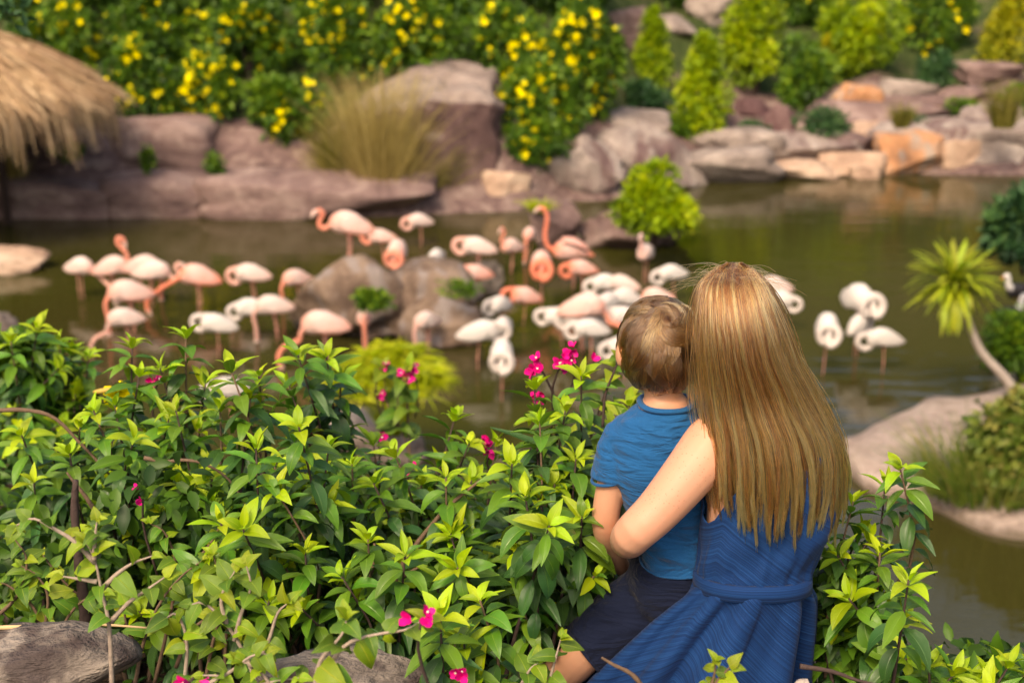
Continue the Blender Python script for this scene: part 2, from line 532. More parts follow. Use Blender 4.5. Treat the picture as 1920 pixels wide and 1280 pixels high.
def rock(name, label, uL, uR, vT, vB, seed, mat, cuts=9, dep=.8, ground=None, sub=4, tilt=0.0, rough=.16, square=2.6, group=None, Y=None, cat='rock'):
    """a boulder that fills the given outline, standing on what is under its lower edge"""
    um = (uL + uR) / 2
    if Y is not None:
        c0 = at_y(um, vB, Y)
    else:
        c0 = at_z(um, vB, ground) if ground is not None else hill_hit(um, vB)
    s = px_per_m(c0)
    rx = (uR - uL) / 2 / s
    yc = c0.y + dep * rx * .8
    top = at_y(um, vT, yc)
    s2 = px_per_m(Vector((c0.x, yc, c0.z)))
    rx = (uR - uL) / 2 / s2
    hgt = max(top.z - c0.z, .05)
    rz = hgt * .68
    cx = at_y(um, (vT + vB) / 2, yc).x
    bm = rock_verts(seed, sub, cuts, rough, square)
    ct = math.cos(tilt); st = math.sin(tilt)
    for vt in bm.verts:
        p = vt.co
        x, z = p.x * ct - p.z * st, p.x * st + p.z * ct
        vt.co = Vector((x, p.y, z))
    xs = [q.co.x for q in bm.verts]; zs = [q.co.z for q in bm.verts]
    mx = (max(xs) - min(xs)) / 2; ox = (max(xs) + min(xs)) / 2; zt = max(zs); zb = min(zs)
    full = hgt * 1.28
    for vt in bm.verts:
        p = vt.co
        vt.co = Vector(((p.x - ox) / mx * rx, p.y * rx * dep, (p.z - zb) / (zt - zb) * full - .28 * hgt))
    me = bpy.data.meshes.new(name)
    bm.to_mesh(me); bm.free()
    me.polygons.foreach_set('use_smooth', [True] * len(me.polygons))
    o = link(name, me, None, M[mat])
    o.location = (cx, yc, c0.z)
    tag(o, label, cat, group)
    return o

RB = 'rocks along the far bank'
rocks = [
 # far bank, left
 ('rock', 'dark shadowed rock face under the edge of the thatched roof', -70, 232, 232, 356, 11, 'mauve', 4, .5, .25),
 ('rock', 'tall flat mauve rock face right of the thatched roof', 196, 416, 216, 356, 12, 'mauve', 4, .45, .25),
 ('rock', 'stepped mauve rock face between the tall flat face and the dry reeds', 396, 650, 236, 356, 13, 'mauve', 6, .5, .25),
 ('rock', 'low mauve ledge at the waterline below the thatched roof', -110, 250, 322, 408, 14, 'mauve', 5, .5, 0),
 ('rock', 'low purple ledge at the waterline below the tall flat face', 176, 470, 322, 408, 15, 'mauve', 5, .45, 0),
 ('rock', 'long reddish mauve ledge at the waterline left of the dry reeds', 372, 820, 318, 409, 16, 'mauve', 5, .35, 0),
 ('boulder', 'huge block of dark purple stone with a pale flat top beside the dry reeds', 668, 957, 136, 392, 171, 'boulder', 0, .9, 0),
 ('rock', 'small pale tan wedge leaning on the foot of the huge boulder', 900, 997, 316, 388, 18, 'tan', 8, .7, 0),
 # far bank, right
 ('rock', 'speckled grey rock under the flowering bushes right of the huge boulder', 985, 1160, 250, 372, 19, 'striped', 9, .6, None),
 ('rock', 'sloping grey and mauve striped slab above the lime bush', 1090, 1320, 228, 352, 20, 'striped', 8, .6, None),
 ('rock', 'long grey slab at the waterline right of the striped slab', 1240, 1450, 272, 346, 21, 'grey', 9, .5, 0),
 ('rock', 'small pinkish rock at the waterline right of the long grey slab', 1432, 1562, 300, 337, 22, 'tan', 8, .6, 0),
 ('rock', 'flat cream topped rock at the waterline left of the orange rock', 1540, 1664, 284, 333, 23, 'tan', 7, .6, 0),
 ('rock', 'bright orange rock at the waterline', 1650, 1762, 246, 329, 24, 'orange', 9, .7, 0),
 ('rock', 'pale tan rock at the waterline right of the orange rock', 1750, 1835, 258, 326, 25, 'tan', 8, .7, 0),
 ('rock', 'large rounded pale grey rock at the waterline at the end of the bank', 1792, 1908, 246, 325, 26, 'grey', 7, .7, 0),
 ('rock', 'grey rock cut by the picture edge beyond the large rounded one', 1880, 1995, 232, 322, 27, 'grey', 8, .7, 0),
 ('rock', 'brown and mauve rock among the grass right of the cone shaped bush', 1425, 1497, 193, 266, 28, 'boulder', 9, .7, None),
 ('rock', 'small dark rock at the right foot of the cone shaped bush', 1378, 1442, 184, 222, 29, 'boulder', 8, .7, None),
 ('rock', 'rust orange rock under the round bright bush', 1562, 1652, 156, 218, 30, 'orange', 9, .7, None),
 ('rock', 'small grey rock high up between the bushes and the rust orange rock', 1656, 1752, 148, 192, 31, 'grey', 8, .7, None),
 ('rock', 'dark slab below the rust orange rock', 1572, 1664, 212, 262, 32, 'boulder', 8, .6, None),
 ('rock', 'flat pink and orange rock in the middle of the right slope', 1684, 1764, 200, 246, 33, 'orange', 8, .7, None),
 ('rock', 'mauve rock near the upper end of the right slope', 1768, 1852, 162, 202, 34, 'mauve', 8, .7, None),
 ('rock', 'grey brown rock below the golden cone bush', 1795, 1905, 112, 164, 35, 'mauve', 8, .7, None),
 ('rock', 'rounded mauve grey rock up the slope behind the small cone bush', 1140, 1216, 12, 92, 36, 'mauve', 7, .7, None),
 ('rock', 'tall pale grey rock at the top between the cone bush and the dark round bush', 1293, 1382, -30, 58, 37, 'grey', 7, .7, None),
 ('rock', 'flat grey rock at the top beside the tall pale one', 1212, 1300, 28, 62, 38, 'grey', 7, .7, None),
 ('rock', 'tilted grey brown slab on the slope behind the long grey slab', 1290, 1490, 236, 296, 81, 'grey', 8, .6, None),
 ('rock', 'mauve slab on the slope behind the flat cream topped rock', 1480, 1650, 246, 304, 82, 'mauve', 8, .6, None),
 ('rock', 'cracked tan slab on the slope above the orange rock', 1560, 1710, 226, 276, 83, 'tan', 8, .6, None),
 ('rock', 'grey slab on the bank above the striped slab', 1110, 1260, 204, 264, 84, 'grey', 8, .6, None),
 ('rock', 'dark mauve slab on the slope above the pale tan rock', 1700, 1815, 222, 268, 85, 'boulder', 8, .6, None),
 ('rock', 'grey brown slab above the large rounded pale rock', 1785, 1935, 192, 256, 86, 'striped', 8, .6, None),
 ('rock', 'thin dark slab on the slope beside the rust orange rock', 1640, 1790, 176, 214, 87, 'mauve', 8, .6, None),
 ('rock', 'small white stone on the slope below the small grey rock', 1690, 1730, 188, 214, 88, 'grey', 7, .7, None),
 ('rock', 'small pale stone at the waterline below the mauve slab', 1590, 1650, 308, 336, 89, 'tan', 7, .7, 0),
 ('rock', 'long layered ledge behind the small pinkish rock', 1330, 1620, 246, 302, 91, 'striped', 7, .3, None),
 ('rock', 'long layered ledge behind the pale rocks at the end of the bank', 1610, 1960, 222, 292, 92, 'striped', 7, .3, None),
 ('rock', 'sloping brown ledge in the middle of the right slope below the round bright bush', 1440, 1780, 190, 262, 93, 'mauve', 7, .3, None),
 # in the pond
 ('rock', 'dark upright slab in the pond behind the tall flamingo', 990, 1092, 372, 470, 40, 'mauve', 8, .6, 0),
 ('rock', 'wide dark slab in the pond under the lime bush', 1082, 1314, 384, 474, 41, 'mauve', 8, .6, 0),
 ('rock', 'big rounded brown rock in the middle of the flamingos', 536, 800, 466, 640, 42, 'brown', 6, .8, 0),
 ('rock', 'sloping brown rock joined to the right of the big rounded one', 690, 910, 486, 634, 43, 'brown', 6, .8, 0),
 ('rock', 'low round brown rock in front of the sloping one', 742, 910, 553, 650, 44, 'brown', 6, .8, 0),
 ('rock', 'dark speckled rock with white droppings behind the pink flamingos', 872, 946, 488, 552, 45, 'slab', 7, .8, 0),
 ('rock', 'flat tan rock below the grass tuft on the brown rocks', 640, 772, 575, 634, 46, 'brown', 7, .5, 0),
 ('rock', 'flat pale sandbank stone in the pond below the thatched roof', -90, 92, 464, 516, 47, 'tan', 6, .6, 0),
 ('rock', 'grey rock at the water behind the leafy bush by the picture edge', -50, 34, 578, 628, 48, 'grey', 6, .7, 0),
 ('rock', 'large rounded grey stone at the foot of the yellow green sedge', 585, 806, 768, 872, 49, 'grey', 6, .7, 0),
]
for n_, lb, a, b, c, d, sd, mt, cuts, dep, gz in rocks:
    tl = {20: .25, 21: .12, 28: -.3, 30: .2, 81: .12, 82: .1, 83: .08, 84: -.12, 85: .15, 86: -.1, 87: .1}.get(sd, 0)
    if 18 < sd < 40: a, b = a - (b - a) * .10, b + (b - a) * .10
    if n_ == 'boulder':
        continue
    rock(n_, lb, a, b, c, d, sd, mt, cuts, dep, gz, sub=4, tilt=tl, square=(5.5 if sd < 17 else 4.2 if c < 330 else 2.8), rough=(.11 if sd < 17 else .17), group=RB if c < 330 else 'rocks standing in the pond')

def big_boulder():
    """a block: near vertical sides painted as shaded, a tilted top painted as lit"""
    c0 = at_z(815, 388, 0); s = px_per_m(c0)
    W_ = 285 / s; D_ = 2.2
    top = at_y(860, 136, c0.y + 1.4).z
    bm = bmesh.new()
    bmesh.ops.create_icosphere(bm, subdivisions=5, radius=1.0)
    off = Vector((3, 17, 8))
    tops = [(Vector((.10, -.22, 1)).normalized(), .72), (Vector((-.55, -.15, .9)).normalized(), .80), (Vector((.9, -.1, .45)).normalized(), .98),
            (Vector((.25, -1, .02)).normalized(), .82), (Vector((-.55, -1, .0)).normalized(), .95), (Vector((1, -.1, -.05)).normalized(), .88), (Vector((.72, -.72, .0)).normalized(), .98),
            (Vector((-.1, -.8, .55)).normalized(), 1.0)]
    for vt in bm.verts:
        p = vt.co; k = (abs(p.x) ** 7 + abs(p.y) ** 7 + abs(p.z) ** 7) ** (-1 / 7)
        p = p * k * 1.05
        for n, c in tops:
            d = p.dot(n) - c
            if d > 0: p = p - n * d * .96
        q = p * 1.2 + off
        h = .075 * noise.noise(q * 1.8) + .05 * noise.noise(q * 4.4) + .028 * noise.noise(q * 10)
        ridge = 1 - abs(noise.noise(q * 1.6 + Vector((2, 3, 1))))
        h -= .10 * max(0, ridge - .87) / .13
        p = p + p.normalized() * h
        vt.co = Vector((p.x * W_ / 2 * 1.02, p.y * D_ / 2, (p.z + 1) / 1.72 * top * 1.04 - .25))
    me = bpy.data.meshes.new('boulder'); bm.to_mesh(me); bm.free()
    me.polygons.foreach_set('use_smooth', [True] * len(me.polygons))
    g = N('boulder_stone')
    a = g.noise(1.0, 6, .62, dist=.5); b = g.noise(6, 5, .65)
    mx_ = g.math('ADD', g.math('MULTIPLY', a, .7), g.math('MULTIPLY', b, .3))
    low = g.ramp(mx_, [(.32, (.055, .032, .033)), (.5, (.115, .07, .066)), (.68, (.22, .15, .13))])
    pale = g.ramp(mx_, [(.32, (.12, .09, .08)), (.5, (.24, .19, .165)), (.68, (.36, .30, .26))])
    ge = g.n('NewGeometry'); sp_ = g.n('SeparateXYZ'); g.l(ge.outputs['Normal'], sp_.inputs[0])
    k = g.ramp(g.math('ADD', sp_.outputs[2], g.math('MULTIPLY', g.math('SUBTRACT', a, .5), .5)), [(.28, (0, 0, 0)), (.62, (1, 1, 1))])   # top light painted into the colour: upward faces paler, flanks darker
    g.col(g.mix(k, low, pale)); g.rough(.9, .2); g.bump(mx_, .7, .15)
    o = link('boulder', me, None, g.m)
    cc = at_y(812, 388, c0.y)
    o.location = (cc.x, c0.y + D_ / 2 - .15, 0)
    tag(o, 'huge block of dark purple stone with a pale flat top beside the dry reeds', 'boulder', RB)
big_boulder()

# rocks at the feet of the photographer
rock('rock', 'weathered grey stone slab at the foot of the heart leaved shrub with dead stick', -90, 262, 1178, 1345, 61, 'slab', 8, .55, None, 4, Y=2.28, group='stones edging the flower bed')
rock('rock', 'weathered grey stone slab under the low twig with two magenta blooms', 470, 842, 1222, 1345, 62, 'slab', 8, .5, None, 4, Y=2.28, group='stones edging the flower bed')
rock('rock', 'small tip of pale stone just behind the blue skirt', 1462, 1535, 1268, 1340, 63, 'grey', 7, .6, None, 3, Y=2.15, group='stones edging the flower bed')

# ------------------------------------------------------------------ leaf clouds
def leaf_cloud(pos, axis, nrm, size, tone, width=.42, name='crown', rich=False):
    """many small folded leaves: two triangles each, or eight when they stand near"""
    pos = np.asarray(pos); axis = np.asarray(axis); nrm = np.asarray(nrm)
    y = axis / (np.linalg.norm(axis, axis=1, keepdims=True) + 1e-9)
    x = np.cross(y, nrm); x /= (np.linalg.norm(x, axis=1, keepdims=True) + 1e-9)
    z = np.cross(x, y)
    s = np.asarray(size)[:, None]
    n = len(pos)
    if rich:
        T = [(0, 0, 0), (-.42, .22, .05), (0, .26, -.03), (.42, .22, .05), (-.5, .52, .03), (0, .55, -.05), (.5, .52, .03), (-.28, .8, -.06), (0, .82, -.12), (.28, .8, -.06), (0, 1.0, -.24)]
        V = np.stack([pos + s * (x * (a * width) + y * b + z * c) for a, b, c in T], 1).reshape(-1, 3)
        b = np.arange(n)[:, None] * 11
        tri = np.concatenate([b + np.array(f) for f in ((0, 2, 1), (0, 3, 2), (7, 8, 10), (8, 9, 10))])
        quad = np.concatenate([b + np.array(f) for f in ((1, 2, 5, 4), (2, 3, 6, 5), (4, 5, 8, 7), (5, 6, 9, 8))])
        return np_mesh(name, V, [tri, quad], {'tone': np.repeat(tone, 11)}, smooth=True)
    v0 = pos
    v1 = pos + s * (y * .45 - x * width * .5 + z * .08)
    v2 = pos + s * (y * .45 + x * width * .5 + z * .08)
    v3 = pos + s * (y * 1.0 - z * .08)
    V = np.stack([v0, v1, v2, v3], 1).reshape(-1, 3)
    b = np.arange(n) * 4
    Fc = np.concatenate([np.stack([b, b + 3, b + 1], 1), np.stack([b, b + 2, b + 3], 1)])
    return np_mesh(name, V, Fc, {'tone': np.repeat(tone, 4)})

def crown_points(radii, n, seed, shape='round', lumps=18):
    r = np.random.RandomState(seed)
    rx, ry, rz = radii
    d = r.normal(size=(lumps, 3)); d /= np.linalg.norm(d, axis=1, keepdims=True)
    rad = r.uniform(.45, .8, lumps)[:, None]
    lc = d * rad
    lr = r.uniform(.26, .46, lumps)
    lt = r.uniform(-.22, .22, lumps)
    if shape == 'cone':
        lumps = 30; lt = r.uniform(-.2, .2, lumps)
        h = np.linspace(-.92, .86, lumps)
        a = r.uniform(0, 2 * np.pi, lumps)
        q = (1 - (h + 1) / 2) * 1.0 + .06
        q = np.where(h < -.6, q * .85, q)
        lc = np.stack([np.cos(a) * q * r.uniform(.5, .9, lumps), np.sin(a) * q * r.uniform(.5, .9, lumps), h], 1)
        lr = .13 + .30 * (1 - (h + 1) / 2)
    k = r.randint(0, lumps, n)
    dd = r.normal(size=(n, 3)); dd /= np.linalg.norm(dd, axis=1, keepdims=True)
    pos = lc[k] + dd * (lr[k] * (r.uniform(.55, 1.08, n) ** .6 * np.where(r.rand(n) < .14, r.uniform(1.05, 1.45, n), 1)))[:, None]
    pos[:, 2] = np.maximum(pos[:, 2], -1.0)
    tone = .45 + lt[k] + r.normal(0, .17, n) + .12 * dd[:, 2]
    out = dd + .5 * pos
    ax = out + r.normal(0, .6, (n, 3)) + np.array([0, 0, -.15])
    nn = out + np.array([0, 0, .7]) + r.normal(0, .5, (n, 3))
    sc = np.array([rx, ry, rz])
    return pos * sc, ax, nn, np.clip(tone, 0, 1), (lc, lr)

def flower_mesh(name, n=5, cup=.35):
    b = MB()
    for i in range(n):
        a = 2 * math.pi * i / n
        d = Vector((math.cos(a), math.sin(a), 0)); t = Vector((-d.y, d.x, 0))
        b.add([Vector((0, 0, -.15)), d * .32 + t * .2 + Vector((0, 0, cup * .4)), d * .62 + Vector((0, 0, cup * .55 + .05)), d * .32 - t * .2 + Vector((0, 0, cup * .4))], [(0, 3, 2, 1)])
    b.blob((0, 0, .02), .1, 5, 3)
    me = b.mesh(name, False)
    me.materials.append(M['yellow'])
    return me
YFLOWER = flower_mesh('flower')
BRANCH_COUNT = 0

def bush(name, label, uL, uR, vT, vB, mat, seed, n=2600, leaf=.15, shape='round', flowers=0, fsize=.15, dep=.8, ground=None, cat='bush', group=None, Y=None, clusters=5, trunk=True, hang=0.0):
    um = (uL + uR) / 2
    if Y is not None: c0 = at_y(um, vB, Y)
    elif ground is not None: c0 = at_z(um, vB, ground)
    else: c0 = hill_hit(um, vB)
    s = px_per_m(c0)
    m_ = (uR - uL) * .05
    uL, uR, vT = uL + m_, uR - m_, vT + m_ * .8
    rx = (uR - uL) / 2 / s
    yc = c0.y + rx * dep * .55
    zt = at_y(um, vT, yc).z
    rz = max((zt - c0.z) / 2, .1)
    zc = c0.z + rz
    cx = at_y(um, (vT + vB) / 2, yc).x
    root = empty(name, (cx, yc, c0.z), label, cat, group)
    pos, ax, nn, tone, (lc, lr) = crown_points((rx, rx * dep, rz), n, seed, shape)
    pos = pos + np.array([0, 0, rz])
    r = np.random.RandomState(seed + 5)
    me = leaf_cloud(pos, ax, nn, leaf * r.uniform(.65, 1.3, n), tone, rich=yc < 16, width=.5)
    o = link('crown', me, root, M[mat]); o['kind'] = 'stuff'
    if trunk:
        b = MB()
        for k in range(5):
            q = lc[k]
            tip = Vector((q[0] * rx, q[1] * rx * dep, q[2] * rz + rz))
            b.tube(spline([(0, 0, -.15), (tip.x * .3, tip.y * .3, tip.z * .45), tip], 6), [.05 * rx + .012, .04 * rx + .01, .03 * rx + .01, .025 * rx + .008, .018 * rx + .006, .008], 6)
        b.build('trunk', M['bark_dark'], root)
    if flowers:
        cl = [r.randint(0, len(lc)) for _ in range(clusters)]
        for i in range(flowers):
            k = cl[r.randint(0, clusters)] if r.rand() < .55 else r.randint(0, len(lc))
            d = np.array([r.normal(0, .7), -abs(r.normal(0, 1)) - .15, r.normal(.1, .8)]); d /= np.linalg.norm(d)
            p = (lc[k] + d * lr[k] * 1.1) * np.array([rx, rx * dep, rz]) + np.array([0, 0, rz])
            f = bpy.data.objects.new('flower', YFLOWER); C.objects.link(f); f.parent = root
            dv = Vector((d[0] * .5 + r.normal(0, .3), d[1] - .5, d[2] + .35 + r.normal(0, .3)))
            f.matrix_basis = Matrix.Translation(Vector(p)) @ dv.to_track_quat('Z', 'Y').to_matrix().to_4x4() @ Matrix.Scale(fsize * r.uniform(.75, 1.35), 4)
    return root
# ------------------------------------------------------------------ vegetation of the far bank
HG = 'yellow flowered bushes above the far bank'
for a in [
 # label, uL, uR, vT, vB, mat, seed, n, leaf, flowers
 ('dark green bush with yellow blooms just right of the thatched roof', 190, 345, 80, 250, 'fol_dark', 1, 3000, .17, 22),
 ('bush with the densest cluster of yellow blooms hanging over the tall flat rock', 315, 480, 90, 232, 'fol_dark', 2, 3000, .17, 46),
 ('low dark bush with sparse yellow blooms left of the dry reeds', 455, 640, 128, 268, 'fol_dark', 3, 3200, .17, 20),
 ('green bush with a few yellow blooms above the thatched roof', 10, 215, -20, 170, 'fol_mid', 4, 3200, .18, 18),
 ('tall dark bush between the thatched roof and the dense yellow cluster', 185, 405, -40, 150, 'fol_dark', 5, 3600, .18, 24),
 ('tall bush with rows of yellow blooms above the left end of the low dark bush', 370, 560, -30, 160, 'fol_dark', 6, 3400, .18, 26),
 ('bush with long yellow sprays directly behind the tip of the dry reeds', 540, 715, -20, 175, 'fol_dark', 7, 3400, .18, 36),
 ('bush with yellow sprays directly above the huge boulder', 690, 880, -30, 190, 'fol_mid', 8, 3400, .18, 30),
 ('green bush with two large yellow bloom heads right above the boulder top', 850, 1045, -20, 200, 'fol_mid', 9, 3400, .18, 30),
 ('bush with many yellow blooms at the end of the hedge beside the small cone bush', 1000, 1172, -10, 245, 'fol_dark', 10, 3600, .17, 44),
 ('dark bush with yellow blooms hanging close to the right side of the boulder', 925, 1110, 110, 270, 'fol_dark', 11, 3200, .17, 24),
 ('small dark bush with few yellow blooms at the right foot of the boulder', 945, 1065, 215, 322, 'fol_dark', 12, 2000, .15, 10)]:
    bush('flowering_bush', a[0], *a[1:5], a[5], a[6], a[7], a[8], 'round', int(a[9] * 2.6), .12, cat='bush', group=HG, clusters=7)
for i, a in enumerate([
 ('dark tall shrub rising at the top behind the bushes over the thatched roof', -80, 250, -190, 60),
 ('dark tall shrub rising at the top behind the densest yellow cluster', 210, 520, -190, 50),
 ('dark tall shrub rising at the top behind the tip of the dry reeds', 470, 790, -200, 50),
 ('dark tall shrub rising at the top behind the boulder', 740, 1010, -190, 40),
 ('dark tall shrub with reddish shoots at the top end of the hedge', 960, 1190, -150, 30)]):
    bush('tall_shrub', *a, 'fol_dark' if i % 2 else 'fol_mid', 30 + i, 3600, .24, 'round', 6, .16, cat='shrub', group='tall shrubs behind the flowering hedge')
BG = 'clipped bushes on the right slope'
for a in [
 ('small bright green cone bush behind the big cone bush', 1172, 1272, 12, 175, 'fol_lime', 41, 2600, .14, 'cone'),
 ('big bright green cone shaped bush standing above the striped slab', 1246, 1392, 58, 262, 'fol_lime', 42, 4200, .15, 'cone'),
 ('large dark round bush right of the big cone bush', 1352, 1492, -40, 190, 'fol_lime', 43, 4000, .17, 'round'),
 ('low dark green bush with orange tips below the large round bush', 1440, 1572, 60, 215, 'fol_mid', 44, 3200, .16, 'round'),
 ('round bright green bush above the rust orange rock', 1530, 1688, -40, 150, 'fol_lime', 45, 4000, .17, 'round'),
 ('narrow golden yellow shoot beside the low dark green bush', 1527, 1572, 70, 165, 'fol_gold', 46, 900, .13, 'cone'),
 ('golden yellow cone bush at the upper end of the slope', 1826, 1960, -50, 130, 'fol_gold', 47, 3600, .15, 'cone'),
 ('grey green wispy bush below the yellow blooms at the upper slope', 1716, 1792, 90, 175, 'fol_blue', 48, 1500, .14, 'round'),
 ('small weedy bush between the orange rock and the round grey rock', 1672, 1742, 208, 272, 'fol_blue', 49, 1200, .13, 'round'),
 ('small weedy bush on the slope above the round grey rock', 1770, 1840, 182, 240, 'fol_mid', 50, 1200, .13, 'round'),
 ('low weeds between the grey slab and the brown mauve rock', 1380, 1450, 225, 270, 'fol_blue', 51, 1200, .12, 'round'),
 ('low dark weeds in the middle of the right slope', 1490, 1600, 200, 282, 'fol_blue', 52, 1600, .13, 'round'),
 ('low green shrub beside the grey brown rock at the end of the slope', 1850, 1960, 150, 240, 'fol_mid', 53, 1600, .14, 'round'),
 ('small weeds at the foot of the big cone bush', 1250, 1330, 215, 262, 'fol_dark', 54, 1000, .12, 'round'),
 ('dark weeds on the bank between the hedge and the big cone bush', 1160, 1260, 150, 232, 'fol_blue', 56, 1800, .15, 'round')]:
    bush('bush', a[0], *a[1:5], a[5], a[6], a[7], a[8], a[9], group=BG)
for i, a in enumerate([
 ('yellow flowered bush between the round bright bush and the golden cone', 1660, 1850, -60, 115, 14),
 ('yellow flowered bush at the top between the dark round and bright round bushes', 1450, 1600, -90, 60, 6)]):
    bush('flowering_bush', *a[:5], 'fol_mid', 60 + i, 3200, .17, 'round', a[5], .17, group='yellow flowered bushes on the right slope')
for i, (a, b, c) in enumerate([(1180, 1400, -60), (1380, 1640, -120), (1600, 1860, -110), (1800, 2060, -120)]):
    bush('tall_shrub', ['pale green shrub at the top behind the tall pale rock', 'green shrub at the top behind the round bushes', 'green shrub at the top behind the yellow blooms', 'green shrub at the top behind the golden cone bush'][i],
         a, b, c - 60, c + 80, 'fol_mid', 70 + i, 3000, .26, cat='shrub', group='shrubs along the top of the right slope')
# tufts on the left wall
bush('rock_fern', 'small green tuft growing on the tall flat rock face', 262, 290, 272, 330, 'fol_mid', 80, 300, .10, Y=26.4, cat='plant', trunk=False)
bush('rock_fern', 'dark green tuft in the crack right of the tall flat rock', 385, 428, 285, 335, 'fol_dark', 81, 350, .10, Y=26.5, cat='plant', trunk=False)
bush('rock_fern', 'faint green tuft on the dark rock face under the roof', 95, 165, 262, 300, 'fol_mid', 82, 350, .10, Y=26.6, cat='plant', trunk=False)
# growing in and round the pond
bush('lime_bush', 'bright lime green feathery bush on the dark slab in the pond', 1150, 1310, 312, 448, 'fol_lime', 85, 4600, .14, dep=.8, ground=.55)
bush('rock_tuft', 'small green tuft growing on the big rounded brown rock', 655, 738, 535, 582, 'fol_mid', 86, 700, .09, Y=17.4, cat='plant', trunk=False)
bush('rock_tuft', 'thin green moss tuft on top of the sloping brown rock', 815, 905, 525, 560, 'fol_mid', 87, 350, .07, Y=17.9, cat='plant', trunk=False)
bush('shore_bush', 'bluish green bush at the picture edge above the dracaena', 1845, 2010, 345, 500, 'fol_blue', 88, 1900, .17, Y=17.0, dep=.8)
bush('shore_bush', 'green bush behind the leaning dracaena trunk', 1835, 2020, 565, 735, 'fol_mid', 89, 3600, .10, Y=16.6, dep=.7)
bush('grass_bush', 'mixed grassy bush growing on the sandy spit', 1778, 2060, 722, 930, 'grass', 90, 7000, .115, ground=.2, dep=.6, cat='bush')
bush('leafy_bush', 'blurred small leaved bush low behind the shrubs at the picture edge', -60, 172, 650, 860, 'fol_mid', 91, 650, .075, Y=4.6, dep=.7)
bush('leafy_bush', 'bright leafy sprig above the blurred small leaved bush at the picture edge', -20, 90, 605, 760, 'fol_mid', 92, 600, .055, Y=4.3, dep=.7)

# dangling leaves in the top corner
t = empty('overhanging_twig', at_y(-40, -20, 6.0), 'dark leafy twig hanging into the upper corner over the thatched roof', 'twig')
pts = [at_y(u, v, 6.0) - t.location for u, v in ((-60, -60), (-20, 0), (10, 22), (35, 30))]
b = MB(); b.tube(spline(pts, 8), .006, 6); b.build('branch', M['bark_dark'], t)
nn = 46
pp = np.array([pts[1].lerp(pts[3], rng.random()) + Vector((rng.gauss(0, .03), rng.gauss(0, .03), rng.gauss(0, .03))) for _ in range(nn)])
o = link('foliage', leaf_cloud(pp, nr.normal(size=(nn, 3)) + np.array([.6, 0, -.4]), nr.normal(size=(nn, 3)) + np.array([0, 0, 1.5]), nr.uniform(.05, .09, nn), nr.uniform(.2, .7, nn), .5), t, M['fol_blue'])
o['kind'] = 'stuff'

# ------------------------------------------------------------------ blades: reeds, sedge, thatch
def blades(base, mid, tip, width, tone, name='blades', flat=None):
    """curved tapering strips through three points each"""
    base, mid, tip = (np.asarray(x, dtype=float) for x in (base, mid, tip))
    n = len(base); K = 5
    V = []
    d = tip - base
    side = np.cross(d, nr.normal(size=(n, 3)) if flat is None else flat)
    side /= np.linalg.norm(side, axis=1, keepdims=True) + 1e-9
    for k in range(K):
        f = k / (K - 1)
        c = (1 - f) ** 2 * base + 2 * f * (1 - f) * mid + f * f * tip
        wd = (np.asarray(width) * (1 - f * .85) * .5)[:, None]
        V += [c - side * wd, c + side * wd]
    V = np.stack(V, 1).reshape(-1, 3)
    b = np.arange(n) * 2 * K
    Fc = np.concatenate([np.stack([b + 2 * k, b + 2 * k + 1, b + 2 * k + 3, b + 2 * k + 2], 1) for k in range(K - 1)])
    return np_mesh(name, V, Fc, {'tone': np.repeat(tone, 2 * K)})

def reed_clump(name, label, u, v, uw, vT, n, mat, seed, lean=(0, 0), wid=.02, ground=0, Y=None, lo=.4, cat='plant', spread=.35):
    r = np.random.RandomState(seed)
    c0 = at_y(u, v, Y) if Y is not None else at_z(u, v, ground)
    s = px_per_m(c0); W_ = uw / s / 2; Hh = at_y(u, vT, c0.y).z - c0.z
    root = empty(name, c0, label, cat)
    a = r.uniform(0, 2 * np.pi, n); q = np.sqrt(r.uniform(0, 1, n))
    base = np.stack([np.cos(a) * q * W_ * spread, np.sin(a) * q * W_ * spread * .8, np.zeros(n) - .05], 1)
    h = Hh * r.uniform(lo, 1, n)
    out = np.stack([np.cos(a), np.sin(a) * .8, 0 * a], 1) * (q * W_ * .75)[:, None] * r.uniform(.5, 1.3, n)[:, None] + np.array([lean[0], 0, 0])
    tip = base + out + np.stack([r.normal(0, .17 * W_, n), r.normal(0, .17 * W_, n), h], 1)
    mid = base + out * .25 + np.stack([0 * h, 0 * h, h * .65], 1)
    o = link('blades', blades(base, mid, tip, wid * r.uniform(.6, 1.4, n), np.clip(r.normal(.5, .22, n), 0, 1)), root, M[mat])
    o['kind'] = 'stuff'
    return root
reed_clump('dry_reeds', 'tall dry tan reeds growing against the left side of the huge boulder', 718, 390, 235, 122, 2200, 'reed', 5, (.0, 0), .02, 0, lo=.35)
reed_clump('green_reeds', 'olive green reeds among the dry ones beside the ledge', 645, 388, 130, 200, 900, 'reedgreen', 6, (-.1, 0), .025, 0, lo=.4)
reed_clump('leaning_grass', 'thin yellowed grass leaning across the dark face of the boulder', 800, 385, 120, 250, 300, 'reedgreen', 7, (.5, 0), .02, 0, lo=.45)
reed_clump('dry_reeds', 'pale upright dry stalks in the shade under the thatched roof edge', 20, 392, 90, 235, 420, 'reed', 8, (0, 0), .025, .1, lo=.5)
reed_clump('bank_grass', 'yellow green grass tuft on the slope right of the rust orange rock', 1690, 235, 70, 180, 250, 'reedgreen', 9, (0, 0), .02, 1.2, lo=.4)
reed_clump('bank_grass', 'tall thin grass at the end of the slope by the grey brown rock', 1880, 235, 110, 140, 380, 'reedgreen', 10, (0, 0), .02, 1.2, lo=.4)
reed_clump('spit_grass', 'tall olive grass blades among the grassy bush on the spit', 1850, 915, 250, 790, 700, 'grass', 12, (0, 0), .022, .2, lo=.25, spread=.9)
